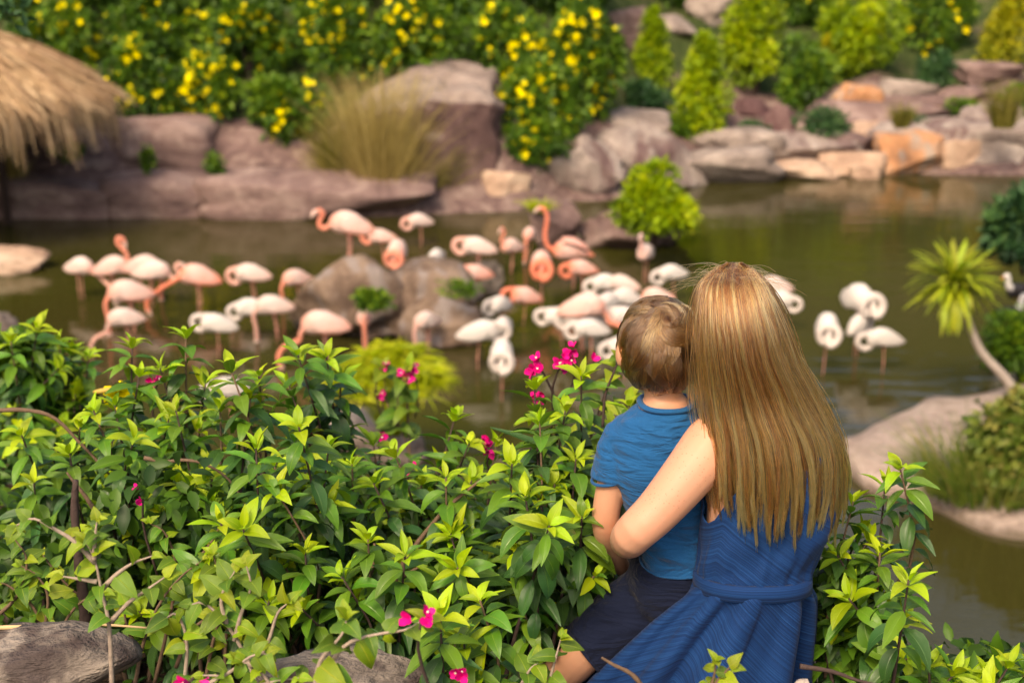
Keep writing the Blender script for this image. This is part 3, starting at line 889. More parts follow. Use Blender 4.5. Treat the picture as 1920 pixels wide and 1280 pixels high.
reed_clump('shore_grass', 'small grass tuft beside the dark upright slab behind the tall flamingo', 1010, 392, 70, 366, 160, 'sedge', 11, (0, 0), .03, .75, lo=.4)

def sedge(name, label, stems, seed):
    """umbrella sedge: stalks that end in a fan of narrow leaves"""
    r = np.random.RandomState(seed)
    c0 = at_z(735, 800, .55)
    root = empty(name, c0, label, 'plant')
    s = px_per_m(c0)
    B, Mi, T, W_, tn = [], [], [], [], []
    st = MB()
    for i in range(stems):
        a = r.uniform(0, 2 * np.pi); q = math.sqrt(r.uniform(0, 1))
        top = Vector((math.cos(a) * q * 110 / s, math.sin(a) * q * .40, (70 + (1 - q * q) * 75 + r.uniform(-12, 18)) / s))
        st.tube(spline([(top.x * .15, top.y * .15, -.1), (top.x * .5, top.y * .5, top.z * .6), top], 5), .006, 5, 0, .3)
        for k in range(20):
            b = 2 * math.pi * k / 20 + r.normal(0, .2)
            L = r.uniform(.16, .30)
            e = r.uniform(-.1, .6)
            tp = top + Vector((math.cos(b) * L * math.cos(e), math.sin(b) * L * math.cos(e), math.sin(e) * L - .08))
            B.append(top); Mi.append(top.lerp(tp, .5) + Vector((0, 0, .06))); T.append(tp); W_.append(.026); tn.append(np.clip(r.normal(.55, .22), 0, 1))
    st.build('stem', M['sedge'], root)
    o = link('blades', blades(np.array(B), np.array(Mi), np.array(T), np.array(W_), np.array(tn)), root, M['sedge'])
    o['kind'] = 'stuff'
sedge('sedge', 'yellow green umbrella sedge clump standing over the rounded grey stone', 84, 4)

def hut():
    Yc = 25.2
    apex = at_y(-165, 8, Yc)
    s = px_per_m(apex)
    Rr = 318 / s
    ez = at_y(200, 165, Yc).z
    root = empty('thatched_hut', (apex.x, Yc, 0), 'round thatched straw roof of a hut at the picture edge over the dark rocks', 'hut')
    A = Vector((0, 0, apex.z))
    r = np.random.RandomState(3)
    b = MB()
    prof = [(.02, apex.z), (.35, apex.z - .28 * (apex.z - ez)), (.7, apex.z - .58 * (apex.z - ez)), (.97, ez)]
    b.loft([[Vector((Rr * f * math.cos(t), Rr * f * math.sin(t), z - .08)) for t in [2 * math.pi * k / 40 for k in range(40)]] for f, z in prof], 0, .2)
    b.build('roof', M['straw'], root)
    for tier, (f0, f1, n, L, drop) in enumerate([(.05, .98, 5200, .75, 0), (.80, .97, 5600, .95, 1)]):
        a = r.uniform(0, 2 * np.pi, n)
        q = np.sqrt(r.uniform(f0 ** 2, f1 ** 2, n))
        zz = np.interp(q, [p[0] for p in prof], [p[1] for p in prof])
        base = np.stack([np.cos(a) * q * Rr, np.sin(a) * q * Rr, zz + r.uniform(-.02, .05, n) + drop * .05], 1)
        rad = np.stack([np.cos(a), np.sin(a), 0 * a], 1)
        ln = L * r.uniform(.6, 1.15, n)[:, None]
        if drop:
            clump = .45 * np.sin(a * 23) + .4 * np.sin(a * 57 + 1) + .3 * np.sin(a * 11)
            ln = ln * (1 + .35 * clump[:, None])
            mid = base + rad * ln * .35 + np.array([0, 0, -.06])
            tip = base + rad * ln * .42 + np.stack([r.normal(0, .05, n), r.normal(0, .05, n), -.95 * ln[:, 0]], 1)
        else:
            sl = (apex.z - ez) / Rr
            mid = base + rad * ln * .5 + np.array([0, 0, -.4 * sl]) * ln
            tip = base + rad * ln * .95 + np.stack([r.normal(0, .04, n), r.normal(0, .04, n), -sl * ln[:, 0]], 1)
        o = link('straw_layer', blades(base, mid, tip, .036 * r.uniform(.5, 1.7, n), np.clip(r.normal(.40 if not drop else .6, .24, n) + .2 * np.sin(a * 17 + q * 9) * np.sin(a * 5), 0, 1)), root, M['straw'])
        o['kind'] = 'stuff'
    p = MB()
    for a in (0.3, 1.5, 2.8, 4.2, 5.4):
        q = MB(); q.tube([(math.cos(a) * Rr * .4, math.sin(a) * Rr * .4, -.6), (math.cos(a) * Rr * .4, math.sin(a) * Rr * .4, ez + .35)], .075, 10)
        q.build('post', M['bark_dark'], root)
hut()

# ------------------------------------------------------------------ near-leaf meshes (shared by every copy)
def leaf_mesh(name, mat, width, curl, fold, shape='lance', wave=0.0, seg=7):
    V, UV, Fc = [], [], []
    for i in range(seg):
        t = i / (seg - 1)
        if shape == 'lance': wd = width * (math.sin(math.pi * min(1, t ** .85)) ** .85) * (1.08 - .25 * t)
        elif shape == 'heart': wd = width * (math.sin(math.pi * t ** .58) ** .8 if t < 1 else 0) * (1.1 - .3 * t)
        else: wd = width * (min(1, t * 6) ** .5) * (1 - t ** 3) ** .7
        if i == 0: wd = .02
        if i == seg - 1: wd = .012
        ang = curl * t
        y = math.sin(ang) / curl if abs(curl) > 1e-3 else t
        z = -(1 - math.cos(ang)) / curl if abs(curl) > 1e-3 else 0
        for j in range(5):
            sx = (j - 2) / 2
            V.append((sx * wd * .5 * math.cos(fold), y, z + abs(sx) ** 1.2 * wd * .5 * math.sin(fold) + wave * math.sin(t * 9 + sx * 2) * abs(sx)))
            UV.append((.5 + sx * .5, t))
    for i in range(seg - 1):
        for j in range(4):
            a = i * 5 + j
            Fc.append((a, a + 1, a + 6, a + 5))
    me = np_mesh(name, V, np.array(Fc), smooth=True, uv=UV)
    me.materials.append(M[mat])
    return me
LEAF = {}
for k, mt in (('young', 'leaf_young'), ('mid', 'leaf_mid'), ('old', 'leaf_old')):
    LEAF[k] = [leaf_mesh('leaf', mt, w_, c_, f_, 'lance', .012) for w_, c_, f_ in ((.41, .7, .35), (.45, 1.1, .25), (.37, .4, .45), (.42, 1.5, .3))]
for k, mt in (('heart', 'leaf_heart'), ('hearty', 'leaf_heart_y')):
    LEAF[k] = [leaf_mesh('leaf', mt, w_, c_, f_, 'heart', .02) for w_, c_, f_ in ((.66, .6, .3), (.72, 1.0, .2), (.58, 1.3, .45))]
LEAF['palm'] = [leaf_mesh('leaf', 'leaf_palm', .11, c_, .3, 'strap') for c_ in (.5, 1.0)]
LEAF['drac'] = [leaf_mesh('leaf', 'leaf_drac', .13, c_, .3, 'strap') for c_ in (.5, 1.0, 1.5)]
LEAF['dry'] = [leaf_mesh('leaf', 'leaf_dry', .35, 1.2, .4, 'lance', .03)]

def put_leaf(root, kind, p, d, up, size, name='leaf'):
    """one leaf at local point p, growing along d, upper face towards up"""
    d = d.normalized()
    x = d.cross(up)
    if x.length < 1e-4: x = d.orthogonal()
    x.normalize(); z = x.cross(d)
    m = Matrix(((x.x * size, d.x * size, z.x * size, p.x), (x.y * size, d.y * size, z.y * size, p.y), (x.z * size, d.z * size, z.z * size, p.z), (0, 0, 0, 1)))
    o = bpy.data.objects.new(name, rng.choice(LEAF[kind]))
    C.objects.link(o); o.parent = root; o.matrix_basis = m
    return o

# leaning dracaena on the spit
def dracaena():
    base = at_z(1905, 745, .15)
    root = empty('dracaena', base, 'leaning dracaena with a grey trunk and a spiky yellow green head of leaves', 'tree')
    P = [at_y(u, v, base.y) - base for u, v in ((1915, 770), (1890, 715), (1842, 662), (1818, 610), (1805, 565), (1790, 535))]
    pts, rr = spline(P, 18, [.062, .056, .047, .045, .040, .036])
    rr = [q * (1 + .06 * math.sin(i * 3.1)) for i, q in enumerate(rr)]
    b = MB(); b.tube(pts, rr, 10); b.build('trunk', M['trunk'], root)
    top = P[-1]
    for i in range(150):
        a = rng.uniform(0, 2 * math.pi); e = R(rng.choice([rng.uniform(15, 85), rng.uniform(-60, 30), rng.uniform(-20, 50)]))
        d = Vector((math.cos(a) * math.cos(e), math.sin(a) * math.cos(e), math.sin(e)))
        up = Vector((-math.cos(a) * math.sin(e), -math.sin(a) * math.sin(e), math.cos(e)))
        put_leaf(root, 'drac', top + d * .05, d, up, rng.uniform(.42, .62))
dracaena()
# ------------------------------------------------------------------ flamingos
def plumage():
    g = N('plumage')
    oi = g.n('ObjectInfo'); at = g.attr('tone')
    sp_ = g.n('SeparateXYZ')
    n = g.noise(9, 4); n2 = g.noise(40, 3, stretch=(1, 1, 2.5))
    k = g.math('MULTIPLY', g.math('ADD', at, g.math('MULTIPLY', g.math('SUBTRACT', n, .5), .5)), oi.outputs['Alpha'])
    g.t.nodes[-1].use_clamp = True
    c = g.mix(k, g.mix(n2, (.60, .575, .54), (.71, .69, .66)), oi.outputs['Color'])
    g.col(c); g.rough(.75, .2); n3 = g.noise(16, 4, .7, stretch=(.7, 1, 1.6)); g.bump(g.math('ADD', n2, g.math('MULTIPLY', n3, 1.6)), .8, .022)
    return g.m
M['plum'] = plumage()
M['bird_leg'] = simple('bird_leg', (.58, .27, .22), .6, .3)
M['bill_black'] = simple('bill_tip', (.02, .018, .018), .4, .4)
M['bill_pale'] = simple('bill_base', (.72, .52, .44), .45, .4)
M['flight'] = simple('flight_feather', (.018, .016, .018), .6, .3)
BM = [M['plum'], M['bill_pale'], M['bill_black'], M['bird_leg']]

NECKS = {
 'ring': [(-.10, 0, .0), (-.21, .02, -.11), (-.32, .04, -.135), (-.42, .05, -.03), (-.39, .055, .09), (-.28, .05, .125), (-.15, .03, .15)],
 'ringlow': [(-.10, 0, -.02), (-.20, .02, -.15), (-.31, .04, -.19), (-.415, .05, -.10), (-.39, .055, .02), (-.29, .05, .07), (-.16, .03, .12)],
 'feed': [(-.18, 0, .02), (-.28, 0, .0), (-.40, 0, -.12), (-.48, 0, -.28), (-.50, 0, -.44), (-.47, 0, -.60)],
 'feedlong': [(-.18, 0, .0), (-.28, 0, -.06), (-.46, 0, -.18), (-.66, 0, -.34), (-.78, 0, -.50), (-.76, 0, -.62)],
 'feeds': [(-.18, 0, -.02), (-.28, 0, -.12), (-.31, 0, -.22), (-.42, 0, -.27), (-.54, 0, -.33), (-.62, 0, -.46), (-.60, 0, -.60)],
 'feedclose': [(-.17, 0, .0), (-.26, 0, -.05), (-.31, 0, -.18), (-.29, 0, -.38), (-.30, 0, -.60)],
 'alert': [(-.17, 0, .0), (-.27, 0, .02), (-.37, 0, .12), (-.39, 0, .30), (-.36, 0, .48), (-.36, 0, .62), (-.41, 0, .71), (-.47, 0, .71)],
 'upright': [(-.15, 0, .03), (-.25, 0, .08), (-.29, 0, .18), (-.24, 0, .29), (-.23, 0, .38), (-.28, 0, .435), (-.32, 0, .42)],
 'preen': [(-.15, 0, .04), (-.25, .02, -.04), (-.33, .03, -.11), (-.41, .04, -.08), (-.41, .04, .02), (-.37, .03, .10), (-.42, .02, .15), (-.47, .01, .13)],
 'back': [(-.15, 0, .0), (-.24, 0, .06), (-.26, 0, .20), (-.18, 0, .34), (-.13, 0, .43), (-.17, 0, .50), (-.235, 0, .48), (-.25, 0, .41)],
}
def circle_neck(r, cy_, cz, a0, a1, n=9):
    P = [(-.16, 0, .02)]
    for i in range(n):
        a = R(a0 + (a1 - a0) * i / (n - 1))
        P.append((-.285 - .012 * i, r * math.cos(a), cz + r * math.sin(a)))
    return P
BILL = {'ring': (.07, .02, -.03), 'ringlow': (.07, .01, -.03), 'feed': (.03, 0, -.08), 'feedlong': (.06, 0, -.05), 'feeds': (.03, 0, -.08), 'feedclose': (.0, 0, -.08),
        'alert': (-.05, 0, -.09), 'upright': (-.03, 0, -.09), 'preen': (-.02, 0, -.10), 'back': (.0, 0, -.09)}

def bird_mesh(pose, legs=2, wing_up=False, front=False):
    b = MB()
    # body: one loft from tail tip to breast, egg shaped, tail drooping
    P = [(.40, 0, -.10), (.33, 0, -.065), (.25, 0, -.02), (.14, 0, .01), (.02, 0, .025), (-.10, 0, .02), (-.19, 0, .01), (-.25, 0, .0), (-.275, 0, 0)]
    rz = [.012, .050, .095, .145, .172, .170, .138, .080, .012]
    ry = [.010, .038, .072, .112, .138, .138, .115, .068, .012]
    tn = [.95, .75, .55, .42, .34, .38, .55, .75, .8]
    pts, vz = spline(P, 22, rz); _, vy = spline(P, 22, ry); _, vt = spline(P, 22, tn)
    L = []
    for p, a, c in zip(pts, vz, vy):
        L.append([p + Vector((0, c * math.sin(2 * math.pi * k / 16), a * math.cos(2 * math.pi * k / 16))) for k in range(16)])
    b.loft(L, 0, vt)
    # folded wings: shallow shells with a coral lower edge and a pointed rear
    if not wing_up:
        for sgn in (-1, 1):
            W_ = []
            wt = []
            for i in range(9):
                f = i / 8
                x = -.19 + .60 * f
                h = .125 * math.sin(math.pi * min(1, .12 + f * .88)) ** .7 + .008
                zc = .035 - .10 * f ** 1.6
                yy = sgn * (.138 * math.sin(math.pi * (.25 + .55 * (1 - f))) ** .8 * (1 - .72 * f ** 2) + .006)
                W_.append([Vector((x, yy + sgn * .012 * math.cos(2 * math.pi * k / 10) - sgn * .055 * (math.sin(2 * math.pi * k / 10) > .5) * (1 - f), zc + h * math.sin(2 * math.pi * k / 10))) for k in range(10)])
                wt += [(.28 + .35 * f + (.6 if math.sin(2 * math.pi * k / 10) < -.6 else 0)) for k in range(10)]
            o = len(b.v)
            b.loft(W_, 0, 0.0)
            b.a[o:] = wt
    # neck and head
    NP = circle_neck(.115, 0, -.0, -70, 265) if front else NECKS[pose]
    if front:
        NP = NP + [(-.33, .0, .03)]
    nrk = [.07] + [.050 if pose in ('ring', 'ringlow') or front else .033] * (len(NP) - 2) + [.031]
    if pose in ('ring', 'ringlow') or front: nrk[1] = .055
    pts, rr = spline(NP, 30, nrk)
    b.tube(pts, rr, 10, 0, [.6 + .5 * min(1, i / 10) for i in range(30)])
    e = pts[-1]; d = (pts[-1] - pts[-3]).normalized()
    b.blob(e + d * .012, (.048, .036, .042), 10, 7, 0, .5)
    bd = Vector(BILL.get(pose, (0, 0, -.08))) if not front else Vector((-.03, 0, -.07))
    q = [e + d * .03, e + d * .055 + bd * .35, e + d * .05 + bd * .75, e + d * .03 + bd * 1.15]
    b.tube(q[:3], [.026, .021, .017], 8, 1, 0)
    b.tube(q[2:], [.017, .006], 8, 2, 0)
    for sgn in (-1, 1): b.blob(e + d * .02 + Vector((0, sgn * .034, .01)), .006, 6, 4, 2, 0)
    # legs with the ankle joint half way, webbed feet
    for k in range(legs):
        y = (-.035, .04)[k] if legs == 2 else -.01
        x = (.03, .055)[k]
        j = Vector((x + .02, y, -.44)); f = Vector((x - .005, y, -.90))
        b.tube([(x, y, -.10), (x + .008, y, -.18), (x + .012, y, -.26), j + Vector((0, 0, .03)), j, j - Vector((0, 0, .03)), f], [.045, .024, .010, .009, .016, .009, .008], 8, 3, 0)
        b.tube([f + Vector((.01, 0, .01)), f + Vector((-.05, 0, -.005)), f + Vector((-.1, 0, -.012))], [.014, .03, .045], 8, 3, 0, .18)
    for i, (x_, y_, z_) in enumerate(b.v):
        if z_ > -.17 and x_ > -.24:
            h_ = 1 + .07 * noise.noise(Vector((x_ * 9, y_ * 9, z_ * 11))) + .05 * noise.noise(Vector((x_ * 22, y_ * 22, z_ * 22)))
            b.v[i] = (x_, y_ * h_, z_ * h_)
            b.a[i] = b.a[i] * (1 + .5 * noise.noise(Vector((x_ * 6, y_ * 6, z_ * 8))))
    me = b.mesh('flamingo')
    for m in BM: me.materials.append(m)
    return me
CACHE = {}
PINK, CORAL, WHITE = (.86, .31, .21, .95), (.86, .26, .16, 1.25), (.85, .50, .40, .13)
PALE = (.86, .36, .26, .62)
FG = 'flamingos in the pond'
def flamingo(label, u, v, L, pose, face, col, legs=2, front=False, z=.5, wing_up=False, stand=None):
    """body centre at pixel (u, v), L pixels long; face: yaw of the breast, 180 = towards -X"""
    key = (pose, legs, front, wing_up)
    if key not in CACHE: CACHE[key] = bird_mesh(*[pose, legs, wing_up, front])
    zc = z if stand is None else stand
    for _ in range(3):
        p = at_z(u, v, zc)
        sc = L / px_per_m(p) / ((.80 if 'ring' in pose else .70 if pose == 'preen' else .64) if not front else .32)
        sc = min(max(sc, .70), 1.3)
        zc = .64 * sc if stand is None else stand
    o = bpy.data.objects.new('flamingo', CACHE[key]); C.objects.link(o)
    o.location = p; o.scale = (sc, sc, sc)
    o.rotation_euler = (rng.gauss(0, .03), rng.gauss(0, .05), R(face - 180))
    o.color = col
    tag(o, label, 'flamingo', FG)
    return o
# face: 180 = breast to the left in the picture, 0 = to the right, 270 = towards the camera
BIRDS = [
 ('whitish flamingo farthest toward the sandbank stone with its neck hanging into the water', 152, 500, 64, 'feedlong', 335, PALE),
 ('pink flamingo with raised hooked neck beside the whitish one near the sandbank', 213, 500, 70, 'back', 0, PINK),
 ('pink flamingo with coral wing edge directly behind the hooked neck one', 270, 498, 70, 'feedclose', 20, PINK),
 ('pale flamingo with coiled neck between the coral wing one and the long diagonal neck', 290, 508, 76, 'preen', 0, PALE),
 ('pink flamingo facing the sandbank with its neck straight down in front', 237, 548, 82, 'feedclose', 195, PINK),
 ('pale pink flamingo just above the shrub tops with neck bent to the water', 230, 596, 66, 'feeds', 195, PALE),
 ('coral flamingo stretching its long neck diagonally to the water', 368, 517, 76, 'feedlong', 180, CORAL),
 ('white flamingo with coiled neck and pinkish back behind the two white neighbours', 468, 513, 82, 'ringlow', 180, PALE),
 ('pink flamingo half hidden behind the big rounded brown rock', 553, 522, 60, 'feedclose', 215, PINK),
 ('white flamingo on one leg with head tucked in above the bright shrub tip', 404, 607, 84, 'ring', 180, WHITE, 1),
 ('big white flamingo with ring shaped neck in front of a pinkish bird', 468, 577, 80, 'ringlow', 185, WHITE),
 ('pinkish flamingo with a raised coral tail beside the ring necked white one', 508, 573, 70, 'feedclose', 190, PALE),
 ('pink flamingo with an S shaped feeding neck nearest the flat tan rock', 602, 607, 88, 'feeds', 180, PINK),
 ('pink and white flamingo preening on top of the big rounded brown rock', 652, 420, 90, 'preen', 180, PINK, 2, False, .5, False, 1.55),
 ('small pink flamingo asleep behind the top of the big brown rock', 712, 444, 52, 'ring', 180, PINK, 1),
 ('round pink flamingo facing us behind the dip between the brown rocks', 745, 472, 40, 'ring', 265, PINK, 1, True),
 ('flamingo with white back and coral ring neck behind the sloping brown rock', 785, 414, 60, 'ringlow', 205, PALE),
 ('white flamingo with its neck bent down behind the sloping brown rock', 818, 482, 46, 'feedclose', 250, WHITE),
 ('flamingo with coral ring neck and pale wings above the dark speckled rock', 893, 463, 80, 'ring', 180, PALE),
 ('coral pink flamingo asleep in front of the dark speckled rock', 890, 512, 60, 'ring', 190, CORAL, 1),
 ('pink flamingo with a short upright neck and white face right of the speckled rock', 958, 462, 52, 'upright', 220, PINK),
 ('pink flamingo with its coral neck hanging straight down', 993, 440, 48, 'feedclose', 255, PINK),
 ('round coral flamingo asleep facing us with a ring neck', 1015, 495, 44, 'ring', 270, CORAL, 1, True),
 ('small coral flamingo asleep below the hanging neck one', 982, 555, 52, 'ring', 195, CORAL, 1),
 ('coral flamingo asleep under the raised wing of the tall one', 1088, 503, 66, 'ringlow', 190, CORAL),
 ('pale pink flamingo facing us in front of the lime bush', 1210, 474, 60, 'upright', 245, PALE),
 ('white flamingo with ring neck and pink tail right of the lime bush one', 1258, 512, 70, 'ringlow', 200, WHITE, 1),
 ('white flamingo with ruffled back at the top of the white cluster', 1134, 530, 60, 'ringlow', 190, WHITE),
 ('pinkish tailed flamingo behind the white cluster', 1165, 532, 56, 'feedclose', 160, PALE),
 ('white flamingo in the middle of the white cluster', 1172, 558, 70, 'ringlow', 200, WHITE),
 ('white flamingo low behind the ruffled one in the white cluster', 1140, 565, 60, 'ring', 225, WHITE),
 ('pink flamingo with coral feeding neck bent over the white ring necked ones', 1098, 575, 88, 'feeds', 0, PINK),
 ('white flamingo with a dark eyed ring neck at the outer end of its row', 1046, 594, 60, 'ring', 180, WHITE, 1),
 ('white flamingo with ring neck second in the ring necked row', 1086, 598, 60, 'ringlow', 185, WHITE, 1),
 ('white flamingo lowest of the ring necked row above the magenta blooms', 1104, 616, 66, 'ringlow', 185, WHITE),
 ('white flamingo with ring neck right above the hair of the boy', 1168, 592, 70, 'ring', 185, WHITE),
 ('small coral necked flamingo between the white cluster and the woman', 1228, 556, 48, 'feeds', 180, PINK),
 ('white flamingo half hidden behind the cheek of the boy', 1168, 648, 50, 'ringlow', 200, WHITE, 1),
 ('white flamingo preening upright above the one with the pointed tail', 936, 572, 50, 'ring', 235, WHITE, 1),
 ('white flamingo with a pointed tail reaching toward the brown rocks', 903, 622, 96, 'ring', 10, WHITE, 1),
 ('white flamingo standing between the pointed tail one and the curled up one', 943, 612, 46, 'feedclose', 250, WHITE, 1),
 ('white flamingo curled up as a ball lowest in the middle group', 941, 664, 48, 'ring', 270, WHITE, 1, True),
 ('pink flamingo facing us in front of the flat tan rock', 683, 597, 44, 'feedclose', 275, PINK),
 ('white and pink flamingo with coral leg in front of the low round rock', 798, 602, 58, 'feedclose', 230, PALE),
 ('pinkish flamingo right behind the long hair of the woman', 1448, 536, 64, 'feedclose', 180, PALE),
 ('white ring necked flamingo right beside the long hair of the woman', 1462, 562, 66, 'ringlow', 350, WHITE, 1),
 ('round white flamingo on one leg at the outer end of the four by the spit', 1551, 614, 48, 'ring', 262, WHITE, 1, True),
 ('round white flamingo at the back of the four by the spit', 1611, 561, 50, 'ring', 285, WHITE, 1, True),
 ('white flamingo with drooping pink tail in the middle of the four by the spit', 1610, 608, 76, 'ringlow', 50, WHITE),
 ('white flamingo with pink tail tip nearest the spit', 1654, 634, 86, 'ringlow', 185, WHITE, 1),
 ('white flamingo mostly hidden behind the bright shrub tops', 424, 728, 76, 'ringlow', 200, WHITE, 1),
]
for bd in BIRDS:
    flamingo(*bd)
# the tall one with a lifted wing
tall = flamingo('tall coral flamingo with its neck fully raised and one wing lifted', 1068, 470, 74, 'alert', 180, CORAL, 2, False, .5, True)
wb = MB()
for mi, (th, L0, off, tn) in enumerate([(.016, 1.0, 0, .5), (.010, .92, -.030, 0)]):
    W_ = []
    for i in range(9):
        f = i / 8
        wd = (.03 + .085 * math.sin(math.pi * min(1, .15 + f * .8))) * (1 if mi == 0 else .85)
        W_.append([Vector((-.12 + .42 * f * L0, wd * math.cos(2 * math.pi * k / 12), .20 - .16 * f + .05 * math.sin(math.pi * f) + off + th * math.sin(2 * math.pi * k / 12) + .25 * wd * math.cos(2 * math.pi * k / 12))) for k in range(12)])
    wb.loft(W_, mi, tn)
wo = wb.build('lifted_wing', [M['plum'], M['flight']], tall)
wo.color = CORAL
wo.location = (0, -.06, 0)
wo['label'] = 'lifted coral wing with black flight feathers below'

def duck(label, u, v, z, yaw, sc):
    b = MB()
    P = [(.30, 0, .06), (.2, 0, .03), (.05, 0, 0), (-.12, 0, 0), (-.2, 0, .02)]
    pts, rr = spline(P, 14, [.01, .06, .11, .10, .02])
    b.tube(pts, rr, 12, 0, 0, .8)
    pts, rr = spline([(-.13, 0, .04), (-.18, 0, .12), (-.19, 0, .2), (-.22, 0, .235)], 10, [.06, .045, .04, .042])
    b.tube(pts, rr, 10, 1)
    b.blob((-.22, 0, .235), (.052, .042, .046), 10, 7, 1)
    b.tube([(-.255, 0, .23), (-.30, 0, .215), (-.335, 0, .212)], [.026, .02, .014], 8, 2, 0, .5)
    for s_ in (-1, 1):
        b.tube([(-.1, s_ * .085, .02), (.05, s_ * .105, .02), (.24, s_ * .03, .05)], [.05, .07, .012], 8, 0, 0, .25)
        b.tube([(.0, s_ * .05, -.06), (.0, s_ * .05, -.17)], .012, 6, 2)
    o = b.build('duck', [simple('duck_black', (.025, .022, .024), .5, .3), simple('duck_white', (.78, .75, .70), .7, .2), simple('duck_bill', (.5, .22, .08), .5, .3)], None)
    o.location = at_z(u, v, z); o.rotation_euler = (0, 0, R(yaw)); o.scale = (sc, sc, sc)
    tag(o, label, 'duck', 'ducks by the dracaena')
duck('black duck with a white head among the leaves right of the dracaena head', 1908, 545, .55, 20, .95)
duck('black duck with a white breast just below the other duck', 1893, 588, .35, 200, .95)
# ------------------------------------------------------------------ shrubs of the flower bed, leaf by leaf
def stem_curve(a, b_, bow, n=9):
    a, b_ = Vector(a), Vector(b_)
    mid = a.lerp(b_, .55) + Vector((bow[0], bow[1], .06))
    return spline([a, a.lerp(mid, .5) + Vector((0, 0, .03)), mid, b_], n)

def whorls(root, pts, young=2, depth=.34, size=.86, dense=1.0, kinds=('young', 'mid', 'old')):
    """rosette of leaves at the tip, older whorls down the stem; pts run from base to tip"""
    tip = pts[-1]
    L = [0]
    for a, c in zip(pts[::-1][:-1], pts[::-1][1:]): L.append(L[-1] + (a - c).length)
    rev = pts[::-1]
    def along(s):
        for i in range(len(L) - 1):
            if L[i + 1] >= s:
                f = (s - L[i]) / max(L[i + 1] - L[i], 1e-6)
                return rev[i].lerp(rev[i + 1], f), (rev[i] - rev[i + 1]).normalized()
        return rev[-1], (rev[-2] - rev[-1]).normalized()
    s, k = 0.0, 0
    az = rng.uniform(0, 6.28)
    n = 0
    while s < min(depth, L[-1] * .92):
        p, t = along(s)
        x = t.orthogonal().normalized(); y = t.cross(x)
        cnt = (3 if k == 0 else rng.choice((3, 4)) if k < 4 else rng.choice((2, 3, 3)))
        el = R((22, 50, 68, 82, 95, 102)[min(k, 5)])
        sz = (.050, .074, .088, .094, .098, .10)[min(k, 5)] * size
        kind = kinds[0] if k < young else (kinds[1] if k < young + 2 else kinds[2])
        for j in range(cnt):
            if rng.random() > dense: continue
            a = az + 2 * math.pi * j / cnt + rng.gauss(0, .22)
            r_ = x * math.cos(a) + y * math.sin(a)
            e = el + rng.gauss(0, .16)
            d = t * math.cos(e) + r_ * math.sin(e) + Vector((0, 0, -.10 if k > 1 else .02))
            up = t - d * t.dot(d) + Vector((rng.gauss(0, .12), rng.gauss(0, .12), .25))
            put_leaf(root, kind if rng.random() > .08 else kinds[1], p + r_ * .003, d, up, sz * rng.uniform(.78, 1.2)); n += 1
        az += 1.05 + rng.gauss(0, .15)
        s += (.012 if k == 0 else .022 + .006 * k) * rng.uniform(.85, 1.2) * size
        k += 1
    return n

ENV_U = [0, 90, 150, 200, 250, 300, 350, 430, 500, 560, 620, 690, 760, 850, 900, 950, 1000, 1090, 1140, 1200, 1560, 1690, 1760, 1920]
ENV_V = [790, 760, 770, 700, 645, 660, 632, 690, 720, 662, 672, 790, 850, 795, 880, 800, 725, 712, 860, 900, 900, 900, 1150, 1225]
def shrub(label, u0, d, tips, rand=0, spread=75, lo=40, hi=260, young=2, group='glossy leaved shrubs in the flower bed', size=.86, dmax=.34, base_shift=0.0):
    base = at_y(u0, 900, d)
    base = Vector((base.x + base_shift, d, float(bed_z(base.x + base_shift, d)) - .02))
    root = empty('leafy_shrub', base, label, 'shrub', group)
    T = [at_y(u, v, d + rng.gauss(0, .07)) for u, v in tips]
    for _ in range(rand if rand > 4 else rand):
        u = u0 + rng.gauss(0, spread)
        v = np.interp(u, ENV_U, ENV_V) + rng.uniform(lo + 55, hi + 40)
        T.append(at_y(u, v, d + rng.gauss(0, .13)))
    for tp in T:
        tp = tp - base
        if tp.z < .12: tp.z = .12 + rng.random() * .1
        b0 = Vector((rng.gauss(0, .04) + tp.x * .25, rng.gauss(0, .04), 0))
        pts = stem_curve(b0, tp, (rng.gauss(0, .03) + tp.x * .1, rng.gauss(0, .03)))
        n = len(pts)
        m = MB(); m.tube(pts, [.0062 - .0042 * i / (n - 1) for i in range(n)], 5)
        m.build('branch', M['bark_dark'] if rng.random() < .6 else M['bark'], root)
        whorls(root, pts, young, dmax, size)
    return root

shrub('shrub whose bright crown rises highest against the diagonal neck flamingo', 335, 3.25, [(348, 628), (300, 690), (385, 720), (330, 770)], 5, 50, 60, 260)
shrub('shrub with tall bright tip close to the yellow trumpet flower', 245, 3.3, [(248, 645), (262, 700), (215, 760)], 6, 45, 80, 300)
shrub('shrub with broad bright rosettes in front of the white hidden flamingo', 430, 3.05, [(432, 692), (412, 765), (470, 740), (485, 705)], 6, 55, 70, 280)
shrub('shrub with upright bright tips left of the sedge clump', 575, 3.3, [(558, 665), (612, 668), (540, 720), (640, 705)], 6, 50, 60, 240)
shrub('shrub with three bright rosettes low on its stem beside the brown thorny twig', 250, 2.95, [(252, 822), (175, 770), (130, 850)], 7, 60, 160, 360)
shrub('shrub with one large dark drooping leaf under a bright rosette', 610, 2.9, [(616, 838), (560, 800), (660, 870)], 7, 60, 130, 330)
shrub('shrub with a starry bright rosette near the middle of the flower bed', 520, 2.72, [(515, 915), (480, 840), (455, 990)], 7, 60, 200, 420)
shrub('shrub with pale upright tips beneath the rounded grey stone', 745, 3.0, [(740, 850), (790, 900), (700, 905)], 7, 55, 60, 260)
shrub('slender shrub with a single bright star tip against the dark stone', 850, 3.15, [(853, 782), (880, 830), (820, 870)], 6, 45, 60, 280)
shrub('shrub with spreading lime rosettes below the pale flat stone', 840, 2.78, [(836, 895), (885, 900), (845, 1000), (900, 1055)], 7, 55, 120, 330)
